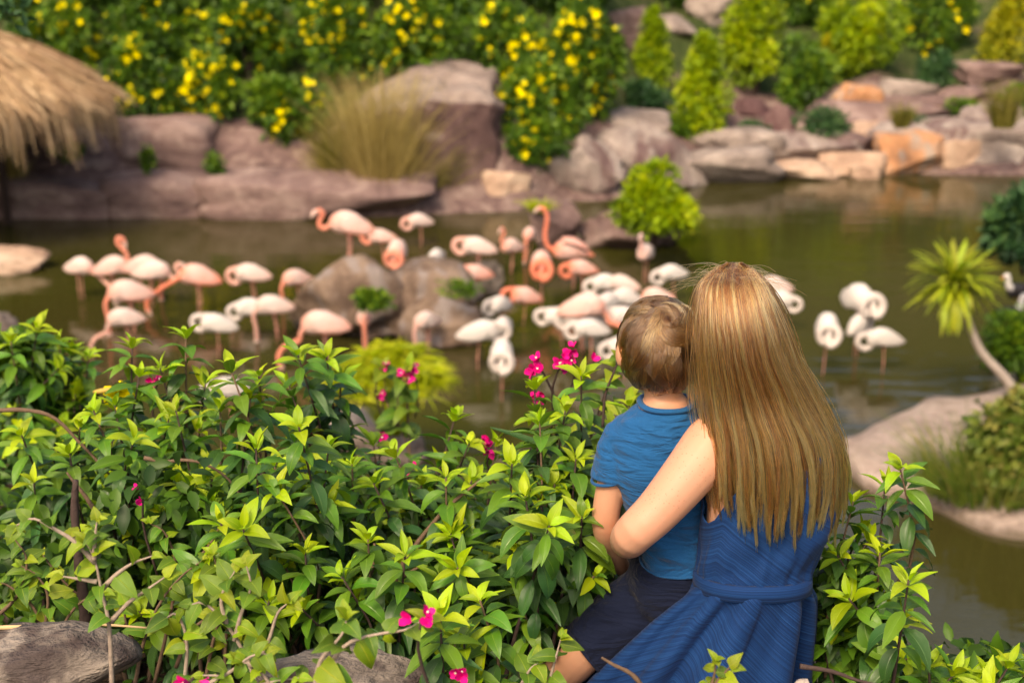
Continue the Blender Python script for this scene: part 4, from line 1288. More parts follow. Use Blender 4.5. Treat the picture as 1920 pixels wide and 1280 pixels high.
shrub('shrub with tall lime tips just below the magenta blooms', 1045, 3.0, [(1090, 705), (1002, 722), (1010, 782), (1060, 770)], 6, 50, 70, 280)
shrub('shrub with drooping lime leaves beside the elbow of the boy', 1000, 2.75, [(1012, 790), (1080, 860), (985, 930), (960, 870)], 7, 55, 130, 340)
shrub('small shrub with narrow bright leaves beside the dark shorts', 1035, 2.82, [(1020, 1100), (1115, 1078), (1060, 1150), (985, 1140)], 3, 35, 330, 440, size=.75, base_shift=-.06)
shrub('low shrub with a pale green fan of drooping leaves beside the magenta bloom', 870, 2.42, [(868, 1182), (900, 1125), (825, 1150)], 4, 45, 320, 420, size=.9)
shrub('shrub with dark leaves and sparse tips in the lower middle of the bed', 700, 2.62, [(690, 1010), (760, 1040), (640, 1080), (565, 1140)], 8, 75, 230, 400)
shrub('dense dark shrub behind the heart leaved branches', 370, 2.85, [(330, 900), (400, 940), (300, 960)], 5, 70, 250, 460, young=2)
shrub('dark shrub at the picture edge behind the wiry stems', 90, 3.1, [(40, 815), (100, 860), (150, 800)], 8, 70, 70, 330, young=2)
shrub('dark shrub filling the gap between stone and flower bed', 690, 3.5, [(700, 830), (650, 800)], 8, 70, 60, 200, young=2)
shrub('dark shrub between the slender star tipped shrub and the magenta blooms', 930, 3.45, [(930, 830), (960, 860)], 8, 60, 40, 200, young=2)
shrub('deep green shrub tucked behind the sleeve of the boy', 1130, 3.2, [(1150, 800), (1180, 760), (1120, 850)], 6, 35, 40, 200, young=2)
shrub('blurred shrub at the far edge of the bed nearest the picture edge', 20, 4.25, [(20, 640), (70, 615), (-20, 660), (110, 690)], 7, 55, -140, 40, size=1.05)
shrub('blurred shrub with dark rounded crown behind the yellow trumpet flower', 130, 4.35, [(135, 660), (110, 640), (165, 668), (150, 700)], 6, 35, -110, 40, size=1.0)
G2 = 'glossy leaved shrubs beside the skirt'
shrub('shrub reaching out a dark bud over the sandy spit beside the long hair', 1585, 2.75, [(1688, 878), (1660, 905), (1615, 990), (1600, 940)], 1, 30, 100, 260, group=G2, size=.78, base_shift=-.05)
shrub('shrub with a bright tip over the water beside the belt of the dress', 1590, 2.72, [(1632, 1008), (1600, 1075), (1570, 1040), (1650, 1035)], 1, 30, 160, 320, group=G2, size=.78)
shrub('shrub with large dark leaves and bright tips beside the hem of the skirt', 1630, 2.70, [(1695, 1160), (1650, 1110), (1590, 1120), (1610, 1190), (1560, 1175)], 1, 40, 120, 240, young=2, group=G2, size=1.0)
shrub('low shrub with a lime rosette at the lower edge over the water', 1755, 2.44, [(1742, 1245), (1700, 1235), (1790, 1262)], 3, 45, 60, 120, group=G2)
shrub('low shrub with a lime tip in the lower corner over the water', 1885, 2.45, [(1893, 1245), (1850, 1262), (1930, 1255), (1820, 1275)], 3, 45, 40, 90, group=G2)

# undergrowth: the small leaves nobody could count behind and under the shrubs
def undergrowth():
    n = 4600
    d = nr.uniform(2.75, 4.0, n); u = nr.uniform(-40, 1, n) + nr.uniform(0, 1, n) * np.where(d < 2.95, 1060, 1180)
    env = np.interp(u, ENV_U, ENV_V)
    P = []
    for i in range(n):
        v = env[i] + 215 + abs(nr.normal(0, 170))
        p = at_y(u[i], v, d[i])
        g = float(bed_z(p.x, p.y))
        if p.z < g + .03: p.z = g + .03 + nr.uniform(0, .14)
        P.append(p)
    n2 = 1300
    for i in range(n2):
        dd = nr.uniform(2.66, 2.95)
        uu = nr.uniform(1540, 1660) if i % 3 else nr.uniform(1640, 1960)
        p = at_y(uu, np.interp(uu, [1530, 1660, 1700, 1960], [980, 1120, 1230, 1262]) + nr.uniform(40, 220), dd)
        g = float(bed_z(p.x, p.y))
        if p.z < g + .03: p.z = g + .03 + nr.uniform(0, .08)
        P.append(p)
    P = np.array([tuple(p) for p in P]); n = len(P)
    ax = nr.normal(size=(n, 3)) * np.array([1, 1, .7]) + np.array([0, -.2, -.15])
    me = leaf_cloud(P, ax, nr.normal(0, .5, (n, 3)) + np.array([0, -.4, 1]), nr.uniform(.030, .070, n), np.clip(nr.normal(.26, .2, n), 0, .9), .46, 'undergrowth', True)
    o = link('undergrowth', me, None, M['fol_dark'])
    tag(o, 'dark small leaved undergrowth filling the flower bed', None, None, 'stuff')
undergrowth()

# long strap leaves of a palm like plant beside the boy
def strap_plant(label, u, v, d, n, size, az0, az1):
    base = at_y(u, v, d)
    g = float(bed_z(base.x, d))
    root = empty('strap_leaved_plant', Vector((base.x, d, g)), label, 'plant', 'strap leaved plants beside the boy')
    hp = base.z - g
    m = MB(); m.tube([(0, 0, -.03), (0.01, 0, hp * .5), (0, 0, hp)], [.012, .010, .008], 6); m.build('stem', M['bark_dark'], root)
    for i in range(n):
        a = R(rng.uniform(az0, az1)); e = R(rng.uniform(5, 65))
        dv = Vector((math.cos(a) * math.cos(e), math.sin(a) * math.cos(e) * .8, math.sin(e)))
        put_leaf(root, 'palm', Vector((0, 0, hp - rng.uniform(0, .12))), dv, Vector((0, -.3, 1)), size * rng.uniform(.75, 1.2))
strap_plant('dark strap leaved plant with long arching leaves beside the elbow of the boy', 1090, 1060, 2.85, 16, .26, 100, 260)
strap_plant('upright strap leaved plant just left of the blue sleeve', 1125, 900, 3.0, 9, .24, 60, 200)
strap_plant('dark strap leaved plant low behind the lime rosettes', 1030, 1080, 3.1, 12, .28, 0, 360)

# heart leaved (bougainvillea) branches, woody and arching
def heart_branches(root, polylines, d, kind='heart', leafsize=.048, every=.034, mat='bark_pale', r0=.005, start=.25):
    for pl in polylines:
        P = [at_y(u, v, d + (q[0] if q else 0)) - root.location for (u, v, *q) in pl]
        pts = spline(P, 16)
        m = MB(); m.tube(pts, [r0 * (1 - .75 * i / 15) for i in range(16)], 6); m.build('branch', M[mat], root)
        tot = sum((a - c).length for a, c in zip(pts[:-1], pts[1:]))
        s = tot * start; az = rng.random() * 6
        while s < tot:
            f = s / tot * 15; i = min(int(f), 14)
            p = pts[i].lerp(pts[i + 1], f - i); t = (pts[i + 1] - pts[i]).normalized()
            x = t.orthogonal().normalized(); y = t.cross(x)
            for _ in range(rng.choice((1, 2, 2))):
                a = az + rng.gauss(0, .4); az += 2.4
                dv = x * math.cos(a) + y * math.sin(a) + t * .55 + Vector((0, -.1, -.35))
                put_leaf(root, kind if rng.random() < .7 else ('hearty' if kind == 'heart' else 'heart'), p, dv, Vector((rng.gauss(0, .3), -.55, .8)), leafsize * rng.uniform(.6, 1.2))
            s += every * rng.uniform(.7, 1.4)
        for _ in range(4):
            dv = (pts[-1] - pts[-3]).normalized() + Vector((rng.gauss(0, .5), rng.gauss(0, .5), rng.gauss(0, .3)))
            put_leaf(root, 'hearty', pts[-1], dv, Vector((0, -.5, 1)), leafsize * rng.uniform(.4, .75))

def heart_shrub(label, u, d, polylines, **k):
    b_ = at_y(u, 1000, d); g = float(bed_z(b_.x, d))
    root = empty('heart_leaved_shrub', Vector((b_.x, d, g)), label, 'shrub', 'heart leaved branches at the lower edge')
    heart_branches(root, polylines, d, **k)
    return root
HB = heart_shrub('heart leaved shrub with a pale upright stem rising beside the weathered slab', 205, 2.2,
   [[(212, 1345), (208, 1230), (203, 1160), (190, 1105), (178, 1050), (160, 1015)],
    [(178, 1055), (140, 1015), (100, 990), (62, 972), (30, 985)],
    [(208, 1165), (240, 1130), (275, 1105), (308, 1082)],
    [(190, 1105), (220, 1075), (250, 1055), (285, 1042)],
    [(176, 1050), (178, 1010), (182, 975)],
    [(182, 1090), (150, 1085), (118, 1080)]], start=.30)
heart_shrub('thorny heart leaved branch with yellowing leaves left of the low twig', 400, 2.25,
   [[(500, 1345), (470, 1250), (425, 1170), (380, 1130), (345, 1140)],
    [(440, 1200), (452, 1150), (470, 1100), (462, 1060)],
    [(470, 1250), (500, 1210), (520, 1150), (540, 1130)],
    [(425, 1170), (415, 1120), (440, 1070)],
    [(330, 1345), (345, 1280), (350, 1200), (330, 1150), (300, 1170)]], start=.2)
heart_shrub('low heart leaved tangle at the lower edge around the magenta bloom', 400, 2.1,
   [[(330, 1360), (380, 1290), (430, 1260), (470, 1230), (500, 1225)],
    [(420, 1360), (450, 1300), (500, 1280), (560, 1270)],
    [(560, 1350), (520, 1300), (480, 1250), (450, 1240)],
    [(400, 1360), (420, 1310), (415, 1270), (380, 1265)]], kind='hearty', leafsize=.038, start=.15)
LT = heart_shrub('low twig with large heart shaped leaves and magenta bloom over the weathered slab', 690, 2.0,
   [[(560, 1390), (590, 1300), (640, 1215), (700, 1190), (760, 1180), (795, 1160)],
    [(590, 1300), (600, 1240), (640, 1190), (650, 1160)]], leafsize=.056, every=.028, start=.3)
heart_shrub('yellow green heart leaved tangle behind the pale upright stem', 110, 2.6,
   [[(60, 1330), (80, 1200), (90, 1120), (70, 1080), (40, 1060)],
    [(90, 1250), (120, 1170), (150, 1130), (190, 1110)],
    [(250, 1300), (270, 1200), (300, 1130), (340, 1080), (380, 1050)],
    [(270, 1230), (240, 1180), (230, 1120)],
    [(380, 1300), (400, 1200), (420, 1120), (400, 1040)],
    [(-40, 1180), (30, 1120), (50, 1050), (20, 1000)],
    [(330, 1250), (360, 1180), (420, 1150), (460, 1190)]], mat='bark', start=.2)
heart_shrub('heart leaved branch with small leaves behind the tangle near the red florets', 300, 2.75,
   [[(290, 1280), (320, 1150), (330, 1060), (310, 1000), (280, 980)],
    [(330, 1100), (370, 1050), (400, 1010), (420, 970)],
    [(200, 1250), (180, 1150), (120, 1090), (80, 1040)],
    [(420, 1280), (430, 1150), (470, 1080), (500, 1020)],
    [(100, 1250), (70, 1150), (20, 1100), (-20, 1090)],
    [(500, 1280), (520, 1180), (560, 1120), (590, 1090)]], mat='bark', leafsize=.042, start=.2)
heart_shrub('twig with pale heart leaves overlapping the lower edge of the dark shorts', 1075, 2.3,
   [[(1000, 1390), (1020, 1310), (1040, 1240), (1052, 1195)],
    [(950, 1390), (960, 1320), (990, 1260), (1010, 1240)],
    [(1020, 1310), (960, 1290), (900, 1285)]], leafsize=.05, start=.4)
heart_shrub('small bare twig with a yellow spotted leaf rising in front of the blue skirt', 1340, 2.05,
   [[(1300, 1390), (1320, 1320), (1338, 1270), (1342, 1240)],
    [(1330, 1300), (1350, 1270), (1368, 1250)]], kind='hearty', leafsize=.045, every=.05, start=.55, mat='bark')
heart_shrub('fine twig with heart leaves climbing behind the boy beside his cheek', 1130, 3.3,
   [[(1060, 1000), (1090, 880), (1120, 780), (1140, 720), (1160, 672)],
    [(1120, 780), (1150, 760), (1190, 745)],
    [(1090, 880), (1130, 830), (1180, 810)]], leafsize=.06, start=.3, mat='bark_dark', r0=.004)

# bare twigs and stalks
def bare(name, label, pl, d, r0, mat, cat='twig', group=None):
    P = [at_y(u, v, d) for u, v in pl]
    root = empty(name, P[0], label, cat, group)
    pts = spline([p - P[0] for p in P], 20)
    m = MB(); m.tube(pts, [r0 * (1 - .6 * i / 19) * (1 + .08 * math.sin(i * 2.3)) for i in range(20)], 6)
    m.build('stem', M[mat], root)
    return root
bare('dry_stalk', 'pale straight dry stalk lying across the bed above the weathered slab', [(-60, 1178), (80, 1173), (180, 1170), (275, 1176)], 2.42, .005, 'stalk', 'stalk')
bare('bare_twig', 'long brown arching twig over the dark leaves near the picture edge', [(-30, 772), (40, 768), (100, 782), (150, 830), (190, 872), (215, 900)], 3.0, .006, 'bark')
bare('bare_twig', 'thorny zigzag brown twig in the middle of the shrubs', [(270, 858), (310, 865), (345, 862), (385, 870), (430, 900), (470, 960)], 2.85, .005, 'bark')
bare('bare_twig', 'broken brown twig sticking up beside the dark trunk', [(180, 960), (160, 930), (140, 905), (125, 885)], 2.8, .006, 'bark')
bare('dark_stump', 'dark peeling woody stem standing behind the pale upright stem', [(165, 1230), (160, 1150), (148, 1050), (140, 960), (142, 900)], 2.75, .016, 'bark_dark', 'stem')
bare('bare_twig', 'bare diagonal twig in front of the corner of the skirt', [(1225, 1320), (1190, 1268), (1150, 1245), (1128, 1232)], 2.15, .0055, 'bark')
bare('bare_twig', 'dark twig curving up over the shoulder of the boy', [(1130, 800), (1135, 740), (1150, 700), (1162, 672)], 3.0, .004, 'bark_dark')
for i, (pl, lb) in enumerate([([(640, 1260), (665, 1150), (700, 1060), (702, 1018)], 'cut brown stem standing upright in the middle of the bed'), ([(620, 1190), (690, 1130), (740, 1090), (790, 1060)], 'slanting brown stem in the gap below the lime rosettes'),
                              ([(560, 1240), (580, 1150), (585, 1090), (560, 1000)], 'reddish brown stem below the large drooping leaf'), ([(730, 1120), (760, 1050), (830, 960), (900, 900)], 'long brown stem slanting toward the pale stone')]):
    bare('dead_shoot', lb, pl, 2.8, .0075, 'bark', 'stem', 'bare woody stems in the bed')
bare('bare_twig', 'dark red twig low in the leaves beside the hem of the skirt', [(1500, 1248), (1560, 1258), (1610, 1275), (1680, 1290)], 2.35, .0055, 'bark_dark')

# ------------------------------------------------------------------ blooms of the flower bed
def bract_mesh():
    b = MB()
    for i in range(3):
        a = 2 * math.pi * i / 3
        d = Vector((math.cos(a), math.sin(a), 0)); t = Vector((-d.y, d.x, 0)); z = Vector((0, 0, 1))
        V = []
        for k, (f, wd, h) in enumerate(((.05, .05, 0), (.35, .36, .42), (.7, .40, .85), (1.0, .20, 1.02), (1.15, .02, 1.0))):
            for s_ in (-1, 0, 1):
                V.append(d * (f * .62 + abs(s_) * -.06) + t * s_ * wd * .9 + z * (h * .8 + abs(s_) * .10 + .05 * math.sin(k * 2 + s_)))
        F_ = []
        for k in range(4):
            for s_ in range(2):
                q = k * 3 + s_
                F_.append((q, q + 1, q + 4, q + 3))
        b.add(V, F_)
    me = b.mesh('bract', True); me.materials.append(M['magenta']); return me
BRACT = bract_mesh()
def magenta_bloom(label, u, v, d, n, spread, size, stem=None, group='magenta blooms in the flower bed'):
    c = at_y(u, v, d)
    root = empty('magenta_bloom', c, label, 'flower', group)
    for i in range(n):
        o = bpy.data.objects.new('bract', BRACT); C.objects.link(o); o.parent = root
        p = Vector((rng.gauss(0, spread), rng.gauss(0, spread * .6), rng.gauss(0, spread * .7))) if n > 1 else Vector()
        dv = Vector((rng.gauss(0, .7), -.9 + rng.gauss(0, .4), .5 + rng.gauss(0, .5)))
        o.matrix_basis = Matrix.Translation(p) @ dv.to_track_quat('Z', 'Y').to_matrix().to_4x4() @ Matrix.Rotation(rng.uniform(0, 6), 4, 'Z') @ Matrix.Scale(size * rng.uniform(.8, 1.2), 4)
        f = MB(); f.blob(p + dv.normalized() * size * .7, size * .13, 6, 4)
        if i % 3 == 0: f.build('floret', M['white_floret'], root)
    m = MB(); m.tube(spline([(0, 0, 0), (rng.gauss(0, .02), .02, -.08), (rng.gauss(0, .04), .05, -.22)], 6), [.0022, .0025, .003, .003, .003, .003], 5)
    m.build('stalk', M['bark_dark'], root)
BL = [('round magenta bloom cluster outermost beside the child, above the lime tips', 1012, 686, 3.2, 7, .015, .022), ('large magenta bloom cluster nearest the head of the boy', 1082, 676, 3.2, 11, .022, .022), ('small magenta bloom between the two clusters', 1052, 682, 3.2, 3, .009, .02),
      ('magenta bloom upper of the three in front of the sedge', 765, 688, 5.0, 2, .012, .026), ('magenta bloom nearest the shrubs in front of the sedge', 720, 692, 5.0, 4, .016, .026), ('magenta bloom in the middle of the sedge clump', 754, 710, 5.0, 5, .020, .028), ('magenta bloom lowest on the sedge clump', 716, 737, 5.0, 2, .010, .028),
      ('magenta bloom among leaves above the starry rosette', 580, 819, 3.3, 5, .013, .022), ('single magenta bloom in front of the rounded grey stone', 708, 817, 3.6, 2, .008, .024), ('flat magenta bloom between the slender shrub and the boy', 927, 830, 3.2, 5, .014, .024),
      ('deep magenta bloom in shade below the drooping dark leaf', 648, 955, 2.95, 3, .010, .02), ('magenta bloom hanging at the tip of the low twig', 790, 1160, 1.98, 3, .008, .017), ('magenta bloom at the lower edge beside the pale fan of leaves', 860, 1256, 2.1, 4, .010, .016),
      ('magenta bloom in the lower heart leaved tangle', 362, 1270, 2.0, 3, .007, .018), ('magenta bloom half hidden in the lime tips below the clusters', 1010, 745, 3.2, 4, .012, .02), ('dim magenta bloom behind leaves below the hidden white flamingo', 300, 704, 3.6, 2, .010, .022),
      ('small red bloom in shade near the wiry stems', 268, 935, 2.75, 3, .012, .012), ('dim magenta bloom behind the lime rosettes', 772, 880, 3.2, 2, .010, .016)]
for a in BL: magenta_bloom(*a)
# stems that carry the blooms in front of the sedge
hs = heart_shrub('blurred heart leaved twigs carrying the magenta blooms in front of the sedge', 750, 5.0, [[(790, 1000), (770, 860), (745, 780), (755, 705)], [(745, 800), (725, 750), (720, 690)], [(770, 870), (765, 780), (768, 690)]], leafsize=.10, every=.07, start=.1, mat='bark')

def trumpet(label, u, v, d, size, face):
    c = at_y(u, v, d)
    root = empty('trumpet_flower', c, label, 'flower', 'yellow trumpet flowers')
    q = Vector(face).normalized().to_track_quat('Z', 'Y')
    b = MB()
    rings = []
    for f, r_ in ((-1.3, .10), (-.8, .12), (-.3, .30), (0, .45)):
        rings.append([q @ (Vector((r_ * math.cos(2 * math.pi * k / 20), r_ * math.sin(2 * math.pi * k / 20), f)) * size) for k in range(20)])
    b.loft(rings, cap=False)
    b.build('flower_tube', M['yellow'], root)
    for i in range(5):
        a = 2 * math.pi * i / 5; dd = Vector((math.cos(a), math.sin(a), 0)); t = Vector((-dd.y, dd.x, 0))
        V = []
        for f, wd, h in ((.40, .28, 0), (.7, .46, .1), (1.0, .42, .06), (1.2, .14, -.06)):
            for s_ in (-1, 0, 1): V.append(q @ ((dd * (f - .05 * abs(s_)) + t * s_ * wd + Vector((0, 0, h - .06 * s_ * s_))) * size))
        pb = MB(); pb.add(V, [(k * 3 + s_, k * 3 + s_ + 1, k * 3 + s_ + 4, k * 3 + s_ + 3) for k in range(3) for s_ in range(2)])
        pb.build('petal', M['yellow'], root)
trumpet('large yellow trumpet flower among the leaves near the bright tall tip', 226, 742, 3.45, .042, (.2, -.8, -.35))
trumpet('smaller yellow trumpet flower facing away just below the large one', 236, 782, 3.5, .03, (.7, -.4, -.5))
b = MB(); b.tube(spline([(0, 0, 0), (.02, 0, .003), (.05, 0, .008), (.07, 0, .012)], 7), [.003, .006, .007, .007, .006, .004, .002], 7)
o = b.build('flower_bud', M['leaf_dry']); o.location = at_y(175, 735, 3.4); tag(o, 'slim orange flower bud beside the yellow trumpet flower', 'bud')
# ------------------------------------------------------------------ people
def skin_mat(name, base, freck=0.0):
    g = N(name)
    a = g.noise(14, 4); c = g.mix(a, tuple(x * .90 for x in base), tuple(min(1, x * 1.10) for x in base))
    bl = g.ramp(g.noise(7, 3), [(.45, (0, 0, 0)), (.68, (1, 1, 1))]); c = g.mix(g.math('MULTIPLY', bl, .35), c, (base[0], base[1] * .78, base[2] * .72))
    if freck:
        v = g.n('TexVoronoi'); v.inputs['Scale'].default_value = 130
        tc = g.n('TexCoord'); g.l(tc.outputs['Object'], v.inputs['Vector'])
        m = g.ramp(v.outputs['Distance'], [(.10, (1, 1, 1)), (.22, (0, 0, 0))])
        big = g.ramp(g.noise(9, 2), [(.48, (0, 0, 0)), (.62, (1, 1, 1))])
        c = g.mix(g.math('MULTIPLY', g.math('MULTIPLY', m, big), freck), c, (.30, .12, .06))
    g.col(c); g.rough(.52, .35)
    g.p.inputs['Subsurface Weight'].default_value = .12
    g.p.inputs['Subsurface Radius'].default_value = (.012, .004, .002)
    g.bump(g.noise(220, 3), .12, .002)
    return g.m
M['skin_woman'] = skin_mat('woman_skin', (.52, .285, .19), .6)
M['skin_boy'] = skin_mat('boy_skin', (.50, .265, .165), 0)

def stripe_mat(name):
    g = N(name)
    s_ = g.attr('tone')
    cb = g.n('CombineXYZ'); g.l(s_, cb.inputs[0])
    tc = g.n('TexCoord')
    wob = g.noise(6, 2, vec=tc.outputs['Object'])
    g.l(g.math('MULTIPLY', wob, .0012), cb.inputs[1])
    n1 = g.noise(250, 2, .8, vec=cb.outputs[0])
    n2 = g.noise(620, 1, .5, vec=cb.outputs[0])
    slub = g.noise(38, 3, vec=tc.outputs['Object'])
    k = g.math('ADD', g.math('MULTIPLY', n1, .75), g.math('MULTIPLY', n2, .25))
    c = g.ramp(k, [(.36, (.002, .014, .058)), (.5, (.003, .029, .115)), (.64, (.008, .056, .185))])
    c = g.mix(g.math('MULTIPLY', slub, .4), c, (.004, .032, .115))
    g.col(c); g.rough(.8, .15)
    g.p.inputs['Sheen Weight'].default_value = .03
    g.bump(g.math('ADD', k, g.math('MULTIPLY', slub, .3)), .5, .004)
    return g.m
M['dress'] = stripe_mat('striped_blue_cloth')
def cloth_mat(name, base, wr=(5, .6), sheen=.1):
    g = N(name)
    a = g.noise(wr[0], 3, .5, dist=1.2, stretch=(1, 1, 3.2)); f = g.noise(260, 2, stretch=(1, 1, 4)); m_ = g.noise(28, 4, stretch=(.5, .5, 4))
    c = g.mix(m_, tuple(x * .78 for x in base), tuple(min(1, x * 1.25) for x in base))
    c = g.mix(g.math('MULTIPLY', f, .35), c, tuple(x * .6 for x in base))
    g.col(c); g.rough(.85, .12); g.p.inputs['Sheen Weight'].default_value = sheen
    h = g.math('ADD', g.math('MULTIPLY', a, 1.0), g.math('ADD', g.math('MULTIPLY', m_, .15), g.math('MULTIPLY', f, .03)))
    g.bump(h, wr[1], .035)
    return g.m
M['tee'] = cloth_mat('blue_jersey', (.006, .085, .235), (9, .75))
M['shorts'] = cloth_mat('navy_cotton', (.0065, .011, .030), (8, .7), .05)
M['rib'] = cloth_mat('blue_rib', (.007, .085, .23), (40, .3))
M['eye_white'] = simple('eye_white', (.8, .78, .75), .2, .5)
M['lip'] = simple('lip', (.5, .18, .15), .5, .3)

def hair_mat(name, root, mid, tip, light):
    g = N(name)
    hi = g.n('HairInfo')
    at = g.attr('tone')
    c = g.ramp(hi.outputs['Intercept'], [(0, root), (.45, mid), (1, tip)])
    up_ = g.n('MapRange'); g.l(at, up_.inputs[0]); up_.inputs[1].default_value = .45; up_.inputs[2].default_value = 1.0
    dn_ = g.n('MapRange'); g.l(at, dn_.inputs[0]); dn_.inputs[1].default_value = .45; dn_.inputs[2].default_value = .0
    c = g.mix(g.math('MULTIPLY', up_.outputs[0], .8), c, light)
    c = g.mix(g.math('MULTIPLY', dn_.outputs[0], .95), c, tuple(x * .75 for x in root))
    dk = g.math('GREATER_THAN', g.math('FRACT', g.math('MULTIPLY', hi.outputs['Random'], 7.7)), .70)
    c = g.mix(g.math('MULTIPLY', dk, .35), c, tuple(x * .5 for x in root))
    h = g.n('BsdfHairPrincipled'); h.parametrization = 'COLOR'
    g.l(c, h.inputs['Color'])
    h.inputs['Roughness'].default_value = .26
    h.inputs['Radial Roughness'].default_value = .45
    h.inputs['Random Roughness'].default_value = .3 if 'Random Roughness' in h.inputs else 0
    g.l(h.outputs[0], g.out.inputs[0])
    return g.m
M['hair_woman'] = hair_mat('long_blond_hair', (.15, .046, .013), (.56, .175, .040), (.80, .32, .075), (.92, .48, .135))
M['hair_boy'] = hair_mat('short_brown_hair', (.05, .02, .007), (.15, .064, .02), (.28, .13, .042), (.55, .30, .105))
M['hair_base_w'] = simple('hair_base_brown', (.10, .052, .022), .8, .15, (80, .4, .005))
M['hair_base_b'] = simple('hair_base_ash', (.085, .055, .03), .8, .15, (80, .4, .005))

def make_curves(name, P, radius, tone, mat, parent):
    """P: (n, k, 3) strands"""
    n, k, _ = P.shape
    hc = bpy.data.hair_curves.new(name)
    hc.add_curves([k] * n)
    hc.attributes['position'].data.foreach_set('vector', np.ascontiguousarray(P, dtype=np.float32).ravel())
    ra = hc.attributes.get('radius') or hc.attributes.new('radius', 'FLOAT', 'POINT')
    rad = radius[:, None] * np.linspace(1, .55, k)[None, :]
    ra.data.foreach_set('value', rad.astype(np.float32).ravel())
    ta = hc.attributes.new('tone', 'FLOAT', 'CURVE')
    ta.data.foreach_set('value', np.asarray(tone, dtype=np.float32))
    o = bpy.data.objects.new(name, hc); C.objects.link(o)
    hc.materials.append(mat); o.parent = parent
    return o

def atY(u, v, Y):
    dx = (u - 960.0) / FPX; dy = -(v - 640.0) / FPX
    yy = CP + dy * SP; t = Y / yy
    return np.stack([dx * t, np.broadcast_to(Y, np.shape(t)) + 0 * t, CAMZ + (-SP + dy * CP) * t], -1)

def body_ring(mb_rows, WY, seg, tilt):
    """rows of (v, uL, uR, yc, hd): horizontal-ish elliptical rings, superellipse section"""
    rings = []
    for v, uL, uR, yc, hd in mb_rows:
        a = at_y(uL, v, WY); c = at_y(uR, v, WY)
        m = (a + c) / 2; hw = (c.x - a.x) / 2
        r = []
        for k in range(seg):
            t = 2 * math.pi * k / seg
            ct, st = math.cos(t), math.sin(t)
            q = (abs(ct) ** 2.4 + abs(st) ** 2.4) ** (-1 / 2.4)
            dy = yc + hd * q * st
            r.append(Vector((m.x + hw * q * ct, WY + dy, m.z + tilt * dy)))
        rings.append(r)
    return rings

def hand(mb, wrist, fwd, palm_n, side, L=.085, curl=.5):
    """palm, four bent fingers and a thumb leaving the side of the palm"""
    f = Vector(fwd).normalized(); n = Vector(palm_n); n = (n - f * n.dot(f)).normalized(); s = f.cross(n) * side
    w = Vector(wrist)
    mb.tube([w - f * .02, w + f * L * .25, w + f * L * .6, w + f * L], [L * .30, L * .38, L * .46, L * .42], 10, flat=.42, up=s)
    for i, (o, l) in enumerate(((-.33, .72), (-.11, .86), (.11, .80), (.33, .62))):
        b0 = w + f * L * .92 + s * L * o
        d1 = (f + n * curl * .6).normalized(); d2 = (f + n * curl * 1.6).normalized(); d3 = (f * .6 + n * curl * 2.2).normalized()
        q = L * l
        mb.tube([b0 - f * .01, b0 + d1 * q * .42, b0 + d1 * q * .42 + d2 * q * .32, b0 + d1 * q * .42 + d2 * q * .32 + d3 * q * .26], [.105 * L, .10 * L, .09 * L, .07 * L], 7)
    t0 = w + f * L * .28 - s * L * .34
    mb.tube([t0, t0 + (f * .5 - s * .6 + n * .2) * L * .38, t0 + (f * .95 - s * .6 + n * .5) * L * .62], [.15 * L, .12 * L, .085 * L], 7)

def face(mb, c, rx, ry, rz, ear=1.0):
    """nose, brow, chin, ears on a head that looks towards +Y"""
    c = Vector(c)
    mb.tube([c + Vector((0, ry * .93, rz * .18)), c + Vector((0, ry * 1.10, -rz * .12)), c + Vector((0, ry * 1.13, -rz * .20)), c + Vector((0, ry * .9, -rz * .26))], [.010, .013, .016, .008], 8)
    mb.blob(c + Vector((0, ry * .72, -rz * .80)), (rx * .45, ry * .30, rz * .24), 12, 8)
    mb.blob(c + Vector((0, ry * .30, -rz * .62)), (rx * .78, ry * .62, rz * .42), 14, 9)
    mb.blob(c + Vector((0, ry * .86, rz * .22)), (rx * .55, ry * .14, rz * .08), 12, 6)
    for s in (-1, 1):
        mb.blob(c + Vector((s * rx * .98 * ear, -.004, -rz * .22)), (.010, .019, .030), 10, 8)
        mb.blob(c + Vector((s * rx * 1.08 * ear, -.010, -rz * .18)), (.010, .015, .026), 10, 8)

def face_parts(root, c, rx, ry, rz):
    c = Vector(c) - root.location
    for s in (-1, 1):
        e = MB(); e.blob(c + Vector((s * rx * .40, ry * .86, -.002)), (.013, .010, .009), 10, 8); e.build('eye', M['eye_white'], root)
        e = MB(); e.blob(c + Vector((s * rx * .40, ry * .86 + .0085, -.002)), (.0055, .003, .0055), 10, 6); e.build('iris', M['bark_dark'], root)
    e = MB(); e.tube([c + Vector((-.022, ry * .93, -rz * .46)), c + Vector((0, ry * .985, -rz * .45)), c + Vector((.022, ry * .93, -rz * .46))], [.003, .007, .003], 8); e.build('lips', M['lip'], root)

WY, BY = 2.6, 2.70
# seat: low rock under her
rock('rock', 'low flat stone that the woman sits on, under her skirt', 1250, 1560, 1285, 1420, 77, 'slab', 5, .8, None, 3, Y=2.5, group='stones edging the flower bed')

wr = empty('person', (at_y(1420, 1090, WY).x, WY, BED), 'woman from behind with very long blond hair and blue striped dress holding a boy', 'person', 'mother and child')
def loc(rings, root): return [[p - root.location for p in r] for r in rings]

